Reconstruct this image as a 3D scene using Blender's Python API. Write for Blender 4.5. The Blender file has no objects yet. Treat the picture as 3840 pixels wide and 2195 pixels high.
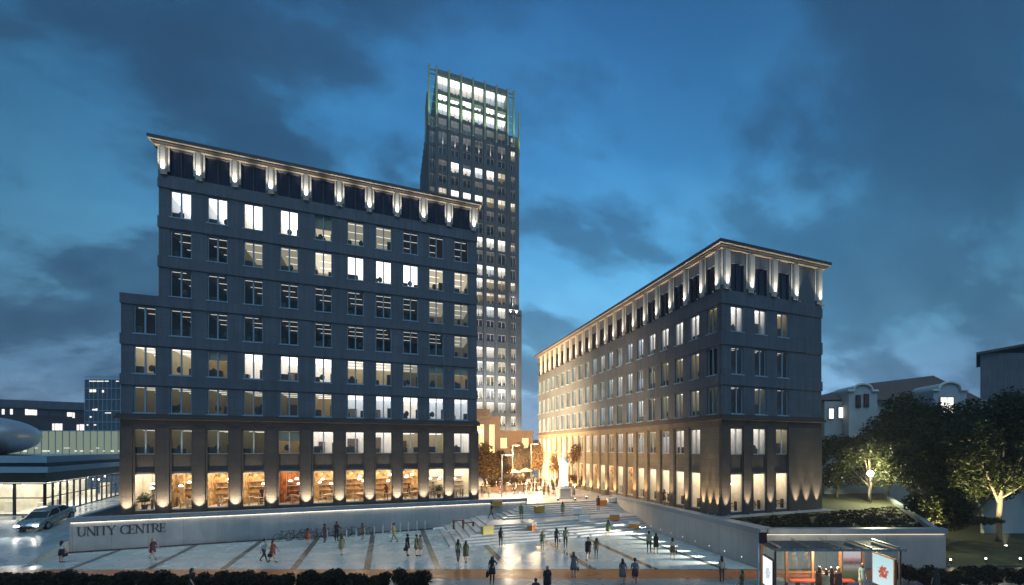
import bpy, bmesh, math, random
from mathutils import Vector, Matrix
R = math.radians
rnd = random.Random(7)
sc = bpy.context.scene
col = sc.collection

# ------------------------------------------------------------------ camera
EYE = 8.5
CXP, FPX, YH = 2200., 1732., 1681.          # principal point, focal length and horizon in photo pixels
YAW = math.atan(.429)
FW = Vector((math.sin(YAW), math.cos(YAW), 0)); RT = Vector((math.cos(YAW), -math.sin(YAW), 0))
cd = bpy.data.cameras.new('camera'); cam = bpy.data.objects.new('camera', cd); col.objects.link(cam)
cam.location = (0, 0, EYE); cam.rotation_euler = (R(90), 0, -YAW)
cd.sensor_width = 36; cd.lens = 36 * FPX / 3840
cd.shift_x = (1920 - CXP) / 3840; cd.shift_y = (YH - 1097.5) / 3840
cd.clip_end = 5000
sc.camera = cam

# ------------------------------------------------------------------ node helpers
def nodes(nt, kind, **kw):
    n = nt.nodes.new(kind)
    for k, v in kw.items(): n.inputs[k].default_value = v
    return n
def lk(nt, a, b): nt.links.new(a, b)
def ramp(nt, fac, stops):
    r = nt.nodes.new('ShaderNodeValToRGB'); lk(nt, fac, r.inputs[0])
    e = r.color_ramp.elements
    while len(e) < len(stops): e.new(.5)
    for i, (p, c) in enumerate(stops):
        e[i].position = p; e[i].color = (c[0], c[1], c[2], 1) if isinstance(c, (tuple, list)) else (c, c, c, 1)
    return r.outputs[0]
def math_(nt, op, a, b=None, c=None):
    m = nt.nodes.new('ShaderNodeMath'); m.operation = op
    for i, x in enumerate((a, b, c)):
        if x is None: continue
        if isinstance(x, (int, float)): m.inputs[i].default_value = x
        else: lk(nt, x, m.inputs[i])
    return m.outputs[0]
def mixc(nt, fac, a, b, bt='MIX'):
    m = nt.nodes.new('ShaderNodeMix'); m.data_type = 'RGBA'; m.blend_type = bt
    for s, x in ((0, fac), (6, a), (7, b)):
        if isinstance(x, (int, float)): m.inputs[s].default_value = x
        elif isinstance(x, (tuple, list)): m.inputs[s].default_value = (x[0], x[1], x[2], 1)
        else: lk(nt, x, m.inputs[s])
    return m.outputs[2]

# ------------------------------------------------------------------ world: blue-hour sky with broken cloud
w = bpy.data.worlds.new('World'); sc.world = w; w.use_nodes = True
nt = w.node_tree; nt.nodes.clear()
out = nt.nodes.new('ShaderNodeOutputWorld'); bg = nt.nodes.new('ShaderNodeBackground')
tc = nt.nodes.new('ShaderNodeTexCoord'); sep = nt.nodes.new('ShaderNodeSeparateXYZ'); lk(nt, tc.outputs['Generated'], sep.inputs[0])
zz = math_(nt, 'MAXIMUM', sep.outputs[2], 0.0)
base = ramp(nt, zz, [(0., (.36, .50, .72)), (.10, (.23, .43, .68)), (.22, (.118, .345, .55)), (.36, (.060, .235, .43)), (.52, (.027, .14, .31)), (.75, (.015, .08, .22)), (1., (.010, .055, .18))])
# twilight glow towards the gap between the buildings
dot = nt.nodes.new('ShaderNodeVectorMath'); dot.operation = 'DOT_PRODUCT'; lk(nt, tc.outputs['Generated'], dot.inputs[0])
gd = Vector((.30, .93, .20)).normalized(); dot.inputs[1].default_value = gd
glow = ramp(nt, dot.outputs['Value'], [(0., .36), (.45, .34), (.66, .42), (.82, .70), (.93, 1.0), (1., 1.12)])
base = mixc(nt, 1., base, glow, 'MULTIPLY')
CROT, CLX, CLY = 80, 3.3, 6.2
# cloud layers on a flat ceiling: direction.xy / (z + k)
den = math_(nt, 'ADD', zz, .50)
cmb = nt.nodes.new('ShaderNodeCombineXYZ')
lk(nt, math_(nt, 'DIVIDE', sep.outputs[0], den), cmb.inputs[0]); lk(nt, math_(nt, 'DIVIDE', sep.outputs[1], den), cmb.inputs[1])
mp = nt.nodes.new('ShaderNodeMapping'); lk(nt, cmb.outputs[0], mp.inputs[0])
mp.inputs['Rotation'].default_value = (0, 0, R(CROT)); mp.inputs['Scale'].default_value = (1.0, 1.55, 1); mp.inputs['Location'].default_value = (CLX, CLY, 0)
n1 = nodes(nt, 'ShaderNodeTexNoise', Scale=2.0, Detail=9., Roughness=.53, Distortion=.15); lk(nt, mp.outputs[0], n1.inputs['Vector'])
n2 = nodes(nt, 'ShaderNodeTexNoise', Scale=4.2, Detail=6., Roughness=.55); lk(nt, mp.outputs[0], n2.inputs['Vector'])
n3 = nodes(nt, 'ShaderNodeTexNoise', Scale=7.5, Detail=6., Roughness=.6); lk(nt, mp.outputs[0], n3.inputs['Vector'])
dark = ramp(nt, math_(nt, 'ADD', n1.outputs[0], math_(nt, 'MULTIPLY', math_(nt, 'SUBTRACT', n3.outputs[0], .5), .20)), [(.45, 0.), (.50, .42), (.54, .85), (.61, 1.)])
lft = nt.nodes.new('ShaderNodeVectorMath'); lft.operation = 'DOT_PRODUCT'; lk(nt, tc.outputs['Generated'], lft.inputs[0]); lft.inputs[1].default_value = (-.80, .60, .0)
side = ramp(nt, lft.outputs['Value'], [(0., .70), (.38, .80), (.62, 1.), (1., 1.)])
dark = math_(nt, 'MULTIPLY', dark, side)
base = mixc(nt, math_(nt, 'MULTIPLY', dark, .98), base, mixc(nt, .86, base, (.010, .030, .066)))
light = ramp(nt, n2.outputs[0], [(.47, 0.), (.62, 1.)])
base = mixc(nt, math_(nt, 'MULTIPLY', light, .20), base, mixc(nt, 1., base, (2.0, 1.8, 1.6), 'MULTIPLY'))
base = mixc(nt, ramp(nt, math_(nt, 'ADD', sep.outputs[2], .5), [(.47, 1.), (.5, 0.)]), base, (.02, .03, .04))
lk(nt, base, bg.inputs[0]); bg.inputs[1].default_value = 1.95
lk(nt, bg.outputs[0], out.inputs[0])
# the last twilight from behind the viewer, one very soft weak sun
sl = bpy.data.lights.new('sun', 'SUN'); sl.energy = 1.2; sl.angle = R(60); sl.color = (.52, .80, 1.)
so = bpy.data.objects.new('sun', sl); col.objects.link(so); so.rotation_euler = (R(30), 0, R(-10))

sc.view_settings.view_transform = 'Standard'; sc.view_settings.look = 'None'
sc.view_settings.exposure = 0; sc.view_settings.gamma = 1
sc.render.engine = 'CYCLES'
cy = sc.cycles
cy.max_bounces = 6; cy.diffuse_bounces = 3; cy.glossy_bounces = 3; cy.transparent_max_bounces = 12; cy.transmission_bounces = 2
cy.sample_clamp_indirect = 4.; cy.caustics_reflective = False; cy.caustics_refractive = False
cy.use_denoising = True

# ------------------------------------------------------------------ geometry helpers
def ray(px, py):
    d = FW + RT * ((px - CXP) / FPX); return Vector((d.x, d.y, (YH - py) / FPX))
def on_z(px, py, z):
    r = ray(px, py); return Vector((0, 0, EYE)) + r * ((z - EYE) / r.z)
def at(px, py, zc):
    return Vector((0, 0, EYE)) + ray(px, py) * zc
def cz(u, zc, z=0.):                       # u metres to the right of the optical axis at depth zc
    p = FW * zc + RT * u; return Vector((p.x, p.y, z))

class MB:
    def __init__(s): s.v = []; s.f = []; s.m = []
    def face(s, pts, m=0):
        i = len(s.v); s.v += [tuple(p) for p in pts]; s.f.append(tuple(range(i, i + len(pts)))); s.m.append(m)
    def box(s, x0, x1, y0, y1, z0, z1, m=0):
        i = len(s.v)
        s.v += [(x, y, z) for z in (z0, z1) for y in (y0, y1) for x in (x0, x1)]
        for q in ((0, 2, 3, 1), (4, 5, 7, 6), (0, 1, 5, 4), (2, 6, 7, 3), (0, 4, 6, 2), (1, 3, 7, 5)):
            s.f.append(tuple(i + k for k in q)); s.m.append(m)
    def obox(s, c, ux, uy, uz, m=0):        # centre + half axis vectors
        c, ux, uy, uz = map(Vector, (c, ux, uy, uz)); i = len(s.v)
        s.v += [tuple(c + ux * a + uy * b + uz * d) for d in (-1, 1) for b in (-1, 1) for a in (-1, 1)]
        for q in ((0, 2, 3, 1), (4, 5, 7, 6), (0, 1, 5, 4), (2, 6, 7, 3), (0, 4, 6, 2), (1, 3, 7, 5)):
            s.f.append(tuple(i + k for k in q)); s.m.append(m)
    def prism(s, poly, z0, z1, m=0):        # poly: ccw list of (x,y)
        i = len(s.v); n = len(poly)
        zf = (lambda k, z: z[k] if isinstance(z, (list, tuple)) else z)
        s.v += [(p[0], p[1], zf(k, z0)) for k, p in enumerate(poly)] + [(p[0], p[1], zf(k, z1)) for k, p in enumerate(poly)]
        s.f.append(tuple(i + k for k in reversed(range(n)))); s.m.append(m)
        s.f.append(tuple(i + n + k for k in range(n))); s.m.append(m)
        for k in range(n):
            s.f.append((i + k, i + (k + 1) % n, i + n + (k + 1) % n, i + n + k)); s.m.append(m)
    def tube(s, pts, rad, n=8, m=0, cap=True):
        pts = [Vector(p) for p in pts]; rad = rad if isinstance(rad, (list, tuple)) else [rad] * len(pts)
        i = len(s.v); prev = None
        for k, p in enumerate(pts):
            d = (pts[min(k + 1, len(pts) - 1)] - pts[max(k - 1, 0)]).normalized()
            a = Vector((0, 0, 1)) if abs(d.z) < .9 else Vector((1, 0, 0))
            a = (a - d * a.dot(d)).normalized() if prev is None else (prev - d * prev.dot(d)).normalized()
            prev = a; b = d.cross(a)
            for j in range(n):
                t = 2 * math.pi * j / n; s.v.append(tuple(p + (a * math.cos(t) + b * math.sin(t)) * rad[k]))
        for k in range(len(pts) - 1):
            for j in range(n):
                s.f.append((i + k * n + j, i + k * n + (j + 1) % n, i + (k + 1) * n + (j + 1) % n, i + (k + 1) * n + j)); s.m.append(m)
        if cap:
            s.f.append(tuple(i + j for j in reversed(range(n)))); s.m.append(m)
            s.f.append(tuple(i + (len(pts) - 1) * n + j for j in range(n))); s.m.append(m)
    def lathe(s, prof, n=12, c=(0, 0, 0), m=0, sx=1., sy=1., fn=None):
        i = len(s.v)
        for r, z in prof:
            for j in range(n):
                t = 2 * math.pi * j / n; q = r * (fn(t, z) if fn else 1.)
                s.v.append((c[0] + q * math.cos(t) * sx, c[1] + q * math.sin(t) * sy, c[2] + z))
        for k in range(len(prof) - 1):
            for j in range(n):
                s.f.append((i + k * n + j, i + k * n + (j + 1) % n, i + (k + 1) * n + (j + 1) % n, i + (k + 1) * n + j)); s.m.append(m)
        s.f.append(tuple(i + j for j in reversed(range(n)))); s.m.append(m)
        s.f.append(tuple(i + (len(prof) - 1) * n + j for j in range(n))); s.m.append(m)
    def mesh(s, name, mats, smooth=False):
        me = bpy.data.meshes.new(name); me.from_pydata(s.v, [], s.f)
        for mt in (mats if isinstance(mats, (list, tuple)) else [mats]): me.materials.append(mt)
        if any(s.m): me.polygons.foreach_set('material_index', s.m)
        if smooth: me.polygons.foreach_set('use_smooth', [True] * len(me.polygons))
        me.update(); return me
    def build(s, name, mats, parent=None, smooth=False, loc=None, rz=0.):
        return add(s.mesh(name, mats, smooth), name, parent, loc, rz)

def add(me, name, parent=None, loc=None, rz=0.):
    """link a mesh as an object; loc is relative to the parent (default: undo the parent's location so mesh coordinates are world)"""
    o = bpy.data.objects.new(name, me); col.objects.link(o)
    if parent: o.parent = parent
    if loc is not None: o.location = loc
    elif parent is not None:
        p = parent; off = Vector((0, 0, 0))
        while p: off += p.location; p = p.parent
        o.location = -off
    o.rotation_euler = (0, 0, rz)
    return o
def tag(o, label=None, cat=None, group=None, kind=None):
    if label: o['label'] = label
    if cat: o['category'] = cat
    if group: o['group'] = group
    if kind: o['kind'] = kind
    return o
def empty(name, loc, label, cat, group=None, rz=0.):
    o = bpy.data.objects.new(name, None); col.objects.link(o); o.location = loc; o.rotation_euler = (0, 0, rz); o.empty_display_size = .3
    return tag(o, label, cat, group)
def copy_tree(o, parent=None):
    c = o.copy(); col.objects.link(c); c.parent = parent
    for ch in o.children: copy_tree(ch, c)
    return c
def spot(name, loc, target, power, color, size=60., blend=.6, radius=.05, parent=None):
    l = bpy.data.lights.new(name, 'SPOT'); l.energy = power; l.color = color; l.spot_size = R(size); l.spot_blend = blend; l.shadow_soft_size = radius
    o = bpy.data.objects.new(name, l); col.objects.link(o)
    o.rotation_euler = (Vector(target) - Vector(loc)).to_track_quat('-Z', 'Y').to_euler()
    o.location = loc
    if parent:
        o.parent = parent; o.matrix_parent_inverse = Matrix.Translation(-Vector(parent.location))
    return o
def point(name, loc, power, color, radius=.2, parent=None):
    l = bpy.data.lights.new(name, 'POINT'); l.energy = power; l.color = color; l.shadow_soft_size = radius
    o = bpy.data.objects.new(name, l); col.objects.link(o); o.location = loc
    if parent:
        o.parent = parent; o.matrix_parent_inverse = Matrix.Translation(-Vector(parent.location))
    return o

# ------------------------------------------------------------------ materials
def pmat(name, c, rough=.6, metal=0., var=.12, vs=3., bump=0., bs=30., coat=0., spec=.5, joints=None, streak=0.):
    """principled with two scales of noise variation, optional bump and optional panel joints (w, h, depth colour)"""
    m = bpy.data.materials.new(name); m.use_nodes = True; t = m.node_tree; b = t.nodes['Principled BSDF']
    tcn = t.nodes.new('ShaderNodeTexCoord'); v = tcn.outputs['Object']
    n = nodes(t, 'ShaderNodeTexNoise', Scale=vs, Detail=5., Roughness=.6); lk(t, v, n.inputs['Vector'])
    c = tuple(c)
    f = ramp(t, n.outputs[0], [(.3, tuple(x * (1 - var) for x in c)), (.7, tuple(min(1, x * (1 + var)) for x in c))])
    if joints:
        br = t.nodes.new('ShaderNodeTexBrick'); jw, jh, jm = joints[:3]
        sp = t.nodes.new('ShaderNodeSeparateXYZ'); lk(t, v, sp.inputs[0]); cb = t.nodes.new('ShaderNodeCombineXYZ')
        lk(t, math_(t, 'ADD', sp.outputs[0], sp.outputs[1]), cb.inputs[0]); lk(t, sp.outputs[2], cb.inputs[1])
        if len(joints) > 3: lk(t, sp.outputs[0], cb.inputs[0]); lk(t, sp.outputs[1], cb.inputs[1]); br.offset = .0
        lk(t, cb.outputs[0], br.inputs['Vector'])
        br.inputs['Scale'].default_value = 1.; br.inputs['Brick Width'].default_value = jw; br.inputs['Row Height'].default_value = jh
        br.inputs['Mortar Size'].default_value = jm; br.inputs['Color1'].default_value = (1, 1, 1, 1); br.inputs['Color2'].default_value = (.86, .86, .86, 1); br.inputs['Mortar'].default_value = (.5, .5, .5, 1)
        f = mixc(t, 1., f, br.outputs[0], 'MULTIPLY')
    if streak:                                # rain streaks: noise stretched down the wall
        ms = t.nodes.new('ShaderNodeMapping'); lk(t, v, ms.inputs[0]); ms.inputs['Scale'].default_value = (2.2, 2.2, .12)
        ns = nodes(t, 'ShaderNodeTexNoise', Scale=1., Detail=5., Roughness=.65); lk(t, ms.outputs[0], ns.inputs['Vector'])
        f = mixc(t, 1., f, ramp(t, ns.outputs[0], [(.32, 1 - streak), (.62, 1 + streak * .4)]), 'MULTIPLY')
    lk(t, f, b.inputs['Base Color'])
    rr = ramp(t, n.outputs[0], [(.3, max(0, rough - .08)), (.7, min(1, rough + .08))]); lk(t, rr, b.inputs['Roughness'])
    b.inputs['Metallic'].default_value = metal; b.inputs['Coat Weight'].default_value = coat; b.inputs['Specular IOR Level'].default_value = spec
    if bump:
        nb = nodes(t, 'ShaderNodeTexNoise', Scale=bs, Detail=4.); lk(t, v, nb.inputs['Vector'])
        bp = nodes(t, 'ShaderNodeBump', Strength=bump, Distance=.02); lk(t, nb.outputs[0], bp.inputs['Height']); lk(t, bp.outputs[0], b.inputs['Normal'])
    return m
def emat(name, c, s, sample='NONE'):
    m = bpy.data.materials.new(name); m.use_nodes = True; t = m.node_tree; t.nodes.clear()
    o = t.nodes.new('ShaderNodeOutputMaterial'); e = t.nodes.new('ShaderNodeEmission'); e.inputs[0].default_value = (*c, 1); e.inputs[1].default_value = s
    lk(t, e.outputs[0], o.inputs[0]); m.cycles.emission_sampling = sample; return m
def glass(name, tint=(1, 1, 1), refl=.10):
    m = bpy.data.materials.new(name); m.use_nodes = True; t = m.node_tree; t.nodes.clear()
    o = t.nodes.new('ShaderNodeOutputMaterial'); a = t.nodes.new('ShaderNodeBsdfTransparent'); g = t.nodes.new('ShaderNodeBsdfGlossy'); mx = t.nodes.new('ShaderNodeMixShader')
    a.inputs[0].default_value = (*tint, 1); g.inputs['Roughness'].default_value = .04
    fr = nodes(t, 'ShaderNodeLayerWeight', Blend=.25); f = math_(t, 'ADD', math_(t, 'MULTIPLY', fr.outputs['Fresnel'], .5), refl * .5)
    lk(t, f, mx.inputs[0]); lk(t, a.outputs[0], mx.inputs[1]); lk(t, g.outputs[0], mx.inputs[2]); lk(t, mx.outputs[0], o.inputs[0]); return m

M = {}
M['slate'] = pmat('slate_cladding', (.128, .138, .165), .55, var=.10, vs=.35, bump=.1, bs=14, joints=(1.33, 1.2, .014), streak=.22)
M['band'] = pmat('slate_band', (.122, .132, .160), .5, var=.10, vs=.3, joints=(2.66, 50., .012), streak=.25)
M['stone'] = pmat('brown_stone', (.090, .066, .058), .62, var=.16, vs=.7, bump=.15, bs=9, joints=(.9, .62, .012))
M['stonelit'] = pmat('brown_stone_lit', (.20, .15, .105), .65, var=.14, vs=.7, bump=.15, bs=9, joints=(.9, .62, .012))  # brown stone of the long face, with the warm light put into its colour
M['frame'] = pmat('window_frame_paint', (.30, .42, .52), .4, var=.05)
M['framew'] = pmat('pale_window_frame', (.62, .60, .57), .4, var=.05)
M['darkframe'] = pmat('dark_window_frame', (.03, .022, .028), .4, var=.05)
M['glass'] = glass('clear_pane')
M['darkglass'] = pmat('dark_pane', (.030, .022, .045), .12, var=.2, vs=1.5, spec=.6)
M['roof'] = pmat('roof_metal', (.060, .058, .075), .45, var=.12, vs=1.)
M['soffit'] = pmat('roof_soffit', (.28, .22, .16), .5, var=.08, vs=2.)
M['pil'] = pmat('pilaster_stone', (.46, .43, .39), .6, var=.10, vs=2., bump=.1)
M['conc'] = pmat('pale_concrete', (.42, .42, .42), .55, var=.09, vs=.8, bump=.12, bs=22, joints=(2.4, 9., .012), streak=.08)
M['coping'] = pmat('grey_coping', (.26, .30, .34), .4, var=.10, vs=1.3, joints=(2.4, 9., .012))
M['white'] = pmat('white_paint', (.72, .72, .70), .5, var=.05)
M['metal'] = pmat('brushed_steel', (.55, .56, .58), .3, metal=1., var=.08, vs=6)
M['dmetal'] = pmat('dark_metal', (.045, .04, .045), .45, var=.1)
M['black'] = pmat('black_rubber', (.015, .015, .016), .7, var=.1)
M['tree_bark'] = pmat('bark', (.13, .10, .075), .85, var=.35, vs=9., bump=.6, bs=25)
def leafmat(name, c, c2):
    m = bpy.data.materials.new(name); m.use_nodes = True; t = m.node_tree; b = t.nodes['Principled BSDF']
    g = t.nodes.new('ShaderNodeNewGeometry'); r = ramp(t, g.outputs['Random Per Island'], [(0., c), (1., c2)])
    lk(t, r, b.inputs['Base Color']); b.inputs['Roughness'].default_value = .6; b.inputs['Specular IOR Level'].default_value = .25
    tr = t.nodes.new('ShaderNodeBsdfTranslucent'); lk(t, r, tr.inputs[0]); mx = t.nodes.new('ShaderNodeMixShader'); mx.inputs[0].default_value = .3
    o = t.nodes['Material Output']; lk(t, b.outputs[0], mx.inputs[1]); lk(t, tr.outputs[0], mx.inputs[2]); lk(t, mx.outputs[0], o.inputs[0]); return m
M['leaf'] = leafmat('leaf_green', (.014, .018, .006), (.045, .05, .014))
M['leafw'] = leafmat('leaf_autumn', (.075, .036, .008), (.16, .085, .018))
M['leafd'] = leafmat('leaf_dark', (.018, .016, .012), (.05, .04, .02))
# polished plaza paving: wet-looking tiles with worn, slightly rougher patches
def floor_mat(name, c, r0, r1, tile, jm=.01, var=.10):
    m = bpy.data.materials.new(name); m.use_nodes = True; t = m.node_tree; b = t.nodes['Principled BSDF']
    v = t.nodes.new('ShaderNodeTexCoord').outputs['Object']
    br = t.nodes.new('ShaderNodeTexBrick'); lk(t, v, br.inputs['Vector']); br.inputs['Scale'].default_value = 1.; br.offset = .0
    br.inputs['Brick Width'].default_value = tile[0]; br.inputs['Row Height'].default_value = tile[1]; br.inputs['Mortar Size'].default_value = jm
    br.inputs['Color1'].default_value = (1, 1, 1, 1); br.inputs['Color2'].default_value = (.9, .9, .9, 1); br.inputs['Mortar'].default_value = (.62, .62, .62, 1)
    n = nodes(t, 'ShaderNodeTexNoise', Scale=.45, Detail=6., Roughness=.62); lk(t, v, n.inputs['Vector'])
    f = ramp(t, n.outputs[0], [(.3, tuple(x * (1 - var) for x in c)), (.7, tuple(x * (1 + var) for x in c))])
    lk(t, mixc(t, 1., f, br.outputs[0], 'MULTIPLY'), b.inputs['Base Color'])
    n2 = nodes(t, 'ShaderNodeTexNoise', Scale=.5, Detail=4., Roughness=.5); lk(t, v, n2.inputs['Vector'])
    lk(t, ramp(t, n2.outputs[0], [(.35, r0), (.65, r1)]), b.inputs['Roughness'])
    b.inputs['Specular IOR Level'].default_value = .38
    return m
M['plaza'] = floor_mat('polished_paving', (.46, .55, .56), .18, .34, (3.0, 1.5), .012, .07)
M['plazaup'] = floor_mat('upper_paving', (.48, .45, .43), .25, .45, (1.2, .6))
M['stripe'] = floor_mat('dark_paving_strip', (.10, .10, .09), .15, .3, (.9, .9))
M['orange'] = floor_mat('orange_lane', (.55, .16, .045), .25, .42, (2.5, 30.), .006)
M['pave'] = floor_mat('grey_pavement', (.24, .27, .28), .16, .40, (.6, .6))
M['asphalt'] = pmat('asphalt', (.05, .052, .055), .42, var=.2, vs=.6, bump=.3, bs=60)
M['ramp'] = floor_mat('ramp_paving', (.34, .40, .42), .14, .34, (2., 1.))
M['stair'] = floor_mat('stair_stone', (.52, .52, .52), .35, .5, (1.2, 5.))
M['grass'] = pmat('lawn', (.030, .034, .014), .9, var=.35, vs=2.5, bump=.8, bs=20)

# ================================================================== SETTING
def sheet(name, poly, z, m, kind='structure'):
    b = MB(); b.face([(p[0], p[1], z if not callable(z) else z(p)) for p in poly]); return tag(b.build(name, m), kind=kind)
sheet('ground', [(-1500, -300), (1500, -300), (1500, 2500), (-1500, 2500)], -.03, M['asphalt'])
sheet('plaza', [cz(-49, 32.3), (23.95, 24.98), (25.0, 41.5), (25.5, 51.3), (-24, 51.4), (-34, 51.4)], .004, M['plaza'])
sheet('cycle_lane', [cz(-70, 30.1), cz(70, 30.1), cz(70, 32.3), cz(-70, 32.3)], .004, M['orange'])
sheet('pavement', [cz(-70, 22), cz(70, 22), cz(70, 30.1), cz(-70, 30.1)], .0, M['pave'])
# dark inlaid strips, all parallel to the long axis of the square
def front_y(x): return (32.3 - FW.x * x) / FW.y
b = MB()
for x in (-26., -20.6, -15.5, -10.7, -6.15, -1.4, 3.2, 7.8, 13.2, 17.2, 21.7):
    y1 = 50.6 if x < 4.8 else 40.6
    b.face([(x - .22, front_y(x - .22), .008), (x + .22, front_y(x + .22), .008), (x + .22, y1, .008), (x - .22, y1, .008)])
tag(b.build('paving_strips', M['stripe']), kind='structure')
sheet('wall_foot_strip', [(-24, 50.62), (4.7, 50.62), (4.7, 51.39), (-24, 51.39)], .009, pmat('drain_grate', (.035, .016, .016), .6))  # dark red-brown strip along the foot of the lettered wall
# upper square, 14 risers above the lower one
UP = 2.1
sheet('upper_plaza', [(-24.2, 51.7), (14.55, 51.7), (14.55, 51.15), (25.7, 51.15), (25.9, 53.), (60, 53.), (60, 135), (-24.2, 135)], UP, M['plazaup'])
sheet('terrace_path', [(24.1, 25.2), (27.0, 24.1), (27.0, 31.9), (40.4, 31.9), (40.4, 33.4), (27.2, 33.4), (27.2, 53.), (25.7, 53.)], 2.42, M['coping'])
sheet('lawn', [(24.1, 25.1), (36.2, 20.2), (55.8, 37.), (110, 84), (110, 140), (40, 140), (40, 53), (25.8, 53)], lambda p: 2.36 if p[0] < 40.5 else 2.36 + .012 * (p[1] - 20), M['grass'])
sheet('lower_lawn', [cz(26.2, 33.2), cz(70, 33.2), cz(110, 80), (110, 83.5), (55.9, 36.8), (36.6, 20.0)], .01, M['grass'])
# ramp street on the left
b = MB()
for y0, y1, z0, z1 in ((46, 47, .012, .03), (47, 58, .03, UP), (58, 140, UP, UP)):
    b.face([(-34, y0, z0), (-24.02, y0, z0), (-24.02, y1, z1), (-34, y1, z1)])
b.face([(-34, 47, .03), (-34, 58, UP), (-34, 58, -.02)]); b.face([(-24.02, 46, .03), (-24.02, 58, UP), (-24.02, 58, -.02), (-24.02, 46, -.02)])
tag(b.build('ramp_road', M['ramp']), kind='structure')
sheet('street_pavement', [(-90, 58), (-34, 58), (-34, 140), (-90, 140)], UP - .01, M['ramp'])
# far wooded hills on the horizon
b = MB(); hx = [-1400 + i * 40 for i in range(80)]
hz = [20 + 16 * math.sin(x * .006 + 1) + 8 * math.sin(x * .021) + rnd.uniform(-2, 2) for x in hx]
for i in range(len(hx) - 1):
    b.face([(hx[i], 950, -5), (hx[i + 1], 950, -5), (hx[i + 1], 1000, hz[i + 1]), (hx[i], 1000, hz[i])])
    b.face([(hx[i], 1000, hz[i]), (hx[i + 1], 1000, hz[i + 1]), (hx[i + 1], 1300, -5), (hx[i], 1300, -5)])
tag(b.build('hills', pmat('hill_wood', (.05, .07, .085), .9, vs=.05), smooth=True), kind='structure')

# ------------------------------------------------------------------ stairs
def stair_edges(k):
    return (4.8 + .66 * k, 40.75 + .645 * k) if k < 7 else (10.96 + .6 * (k - 7), 47.5 + .61 * (k - 7))
def wall_x(y): return 24.0 + (y - 25) * .0606
def stair_z(x, y):
    z = 0.
    for k in range(14):
        ex, ey = stair_edges(k)
        if x >= ex and y >= ey: z = .15 * (k + 1)
    return z
st = empty('staircase', (14, 46, 0), 'broad pale stone staircase rising from the lower plaza to the upper plaza', 'stairs')
for nm, ks in (('lower_flight', range(0, 7)), ('upper_flight', range(7, 14))):
    b = MB()
    for k in ks:
        ex, ey = stair_edges(k); e = .003 * k
        b.prism([(ex, ey), (wall_x(ey) + .1, ey), (25.5 - e, 51.39 - e), (ex, 51.39 - e)], -.01 if k < 7 else .9, .15 * (k + 1))
    b.build(nm, M['stair'], st)

# ------------------------------------------------------------------ retaining walls
WARM = (1., .78, .48); WHITE = (1., .93, .80); COOL = (.75, .9, 1.)
M['led'] = emat('led_strip', (1., .88, .68), 9., 'AUTO')
def wall_run(b, p, q, z0p, z0q, z1p, z1q, t, off=0., m=0):
    p, q = Vector((*p, 0)), Vector((*q, 0)); d = (q - p).normalized(); n = Vector((-d.y, d.x, 0))
    a, bb, c, dd = p + n * off, q + n * off, q + n * (off + t), p + n * (off + t)
    b.prism([a.xy, bb.xy, c.xy, dd.xy], [z0p, z0q, z0q, z0p], [z1p, z1q, z1q, z1p], m)
rw = empty('retaining_wall', (-5, 51.5, 0), 'long pale concrete wall lettered UNITY CENTRE below the tall office block', 'wall', 'retaining walls of the plaza')
b = MB(); wall_run(b, (-24, 51.4), (14.55, 51.4), -.02, -.02, 2.38, 2.38, .35); wall_run(b, (-24.0, 75), (-24.0, 51.76), -.02, -.02, 3.4, 2.38, .35)
b.build('wall', M['conc'], rw)
b = MB(); wall_run(b, (-24.1, 51.28), (14.6, 51.28), 2.385, 2.385, 2.78, 2.78, .6); wall_run(b, (-24.08, 75), (-24.08, 51.88), 3.405, 2.385, 3.75, 2.78, .5)
b.build('coping', M['coping'], rw)
b = MB(); b.box(-23.9, 14.4, 51.30, 51.385, 2.376, 2.384); b.build('led_strip', M['led'], rw)
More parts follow.
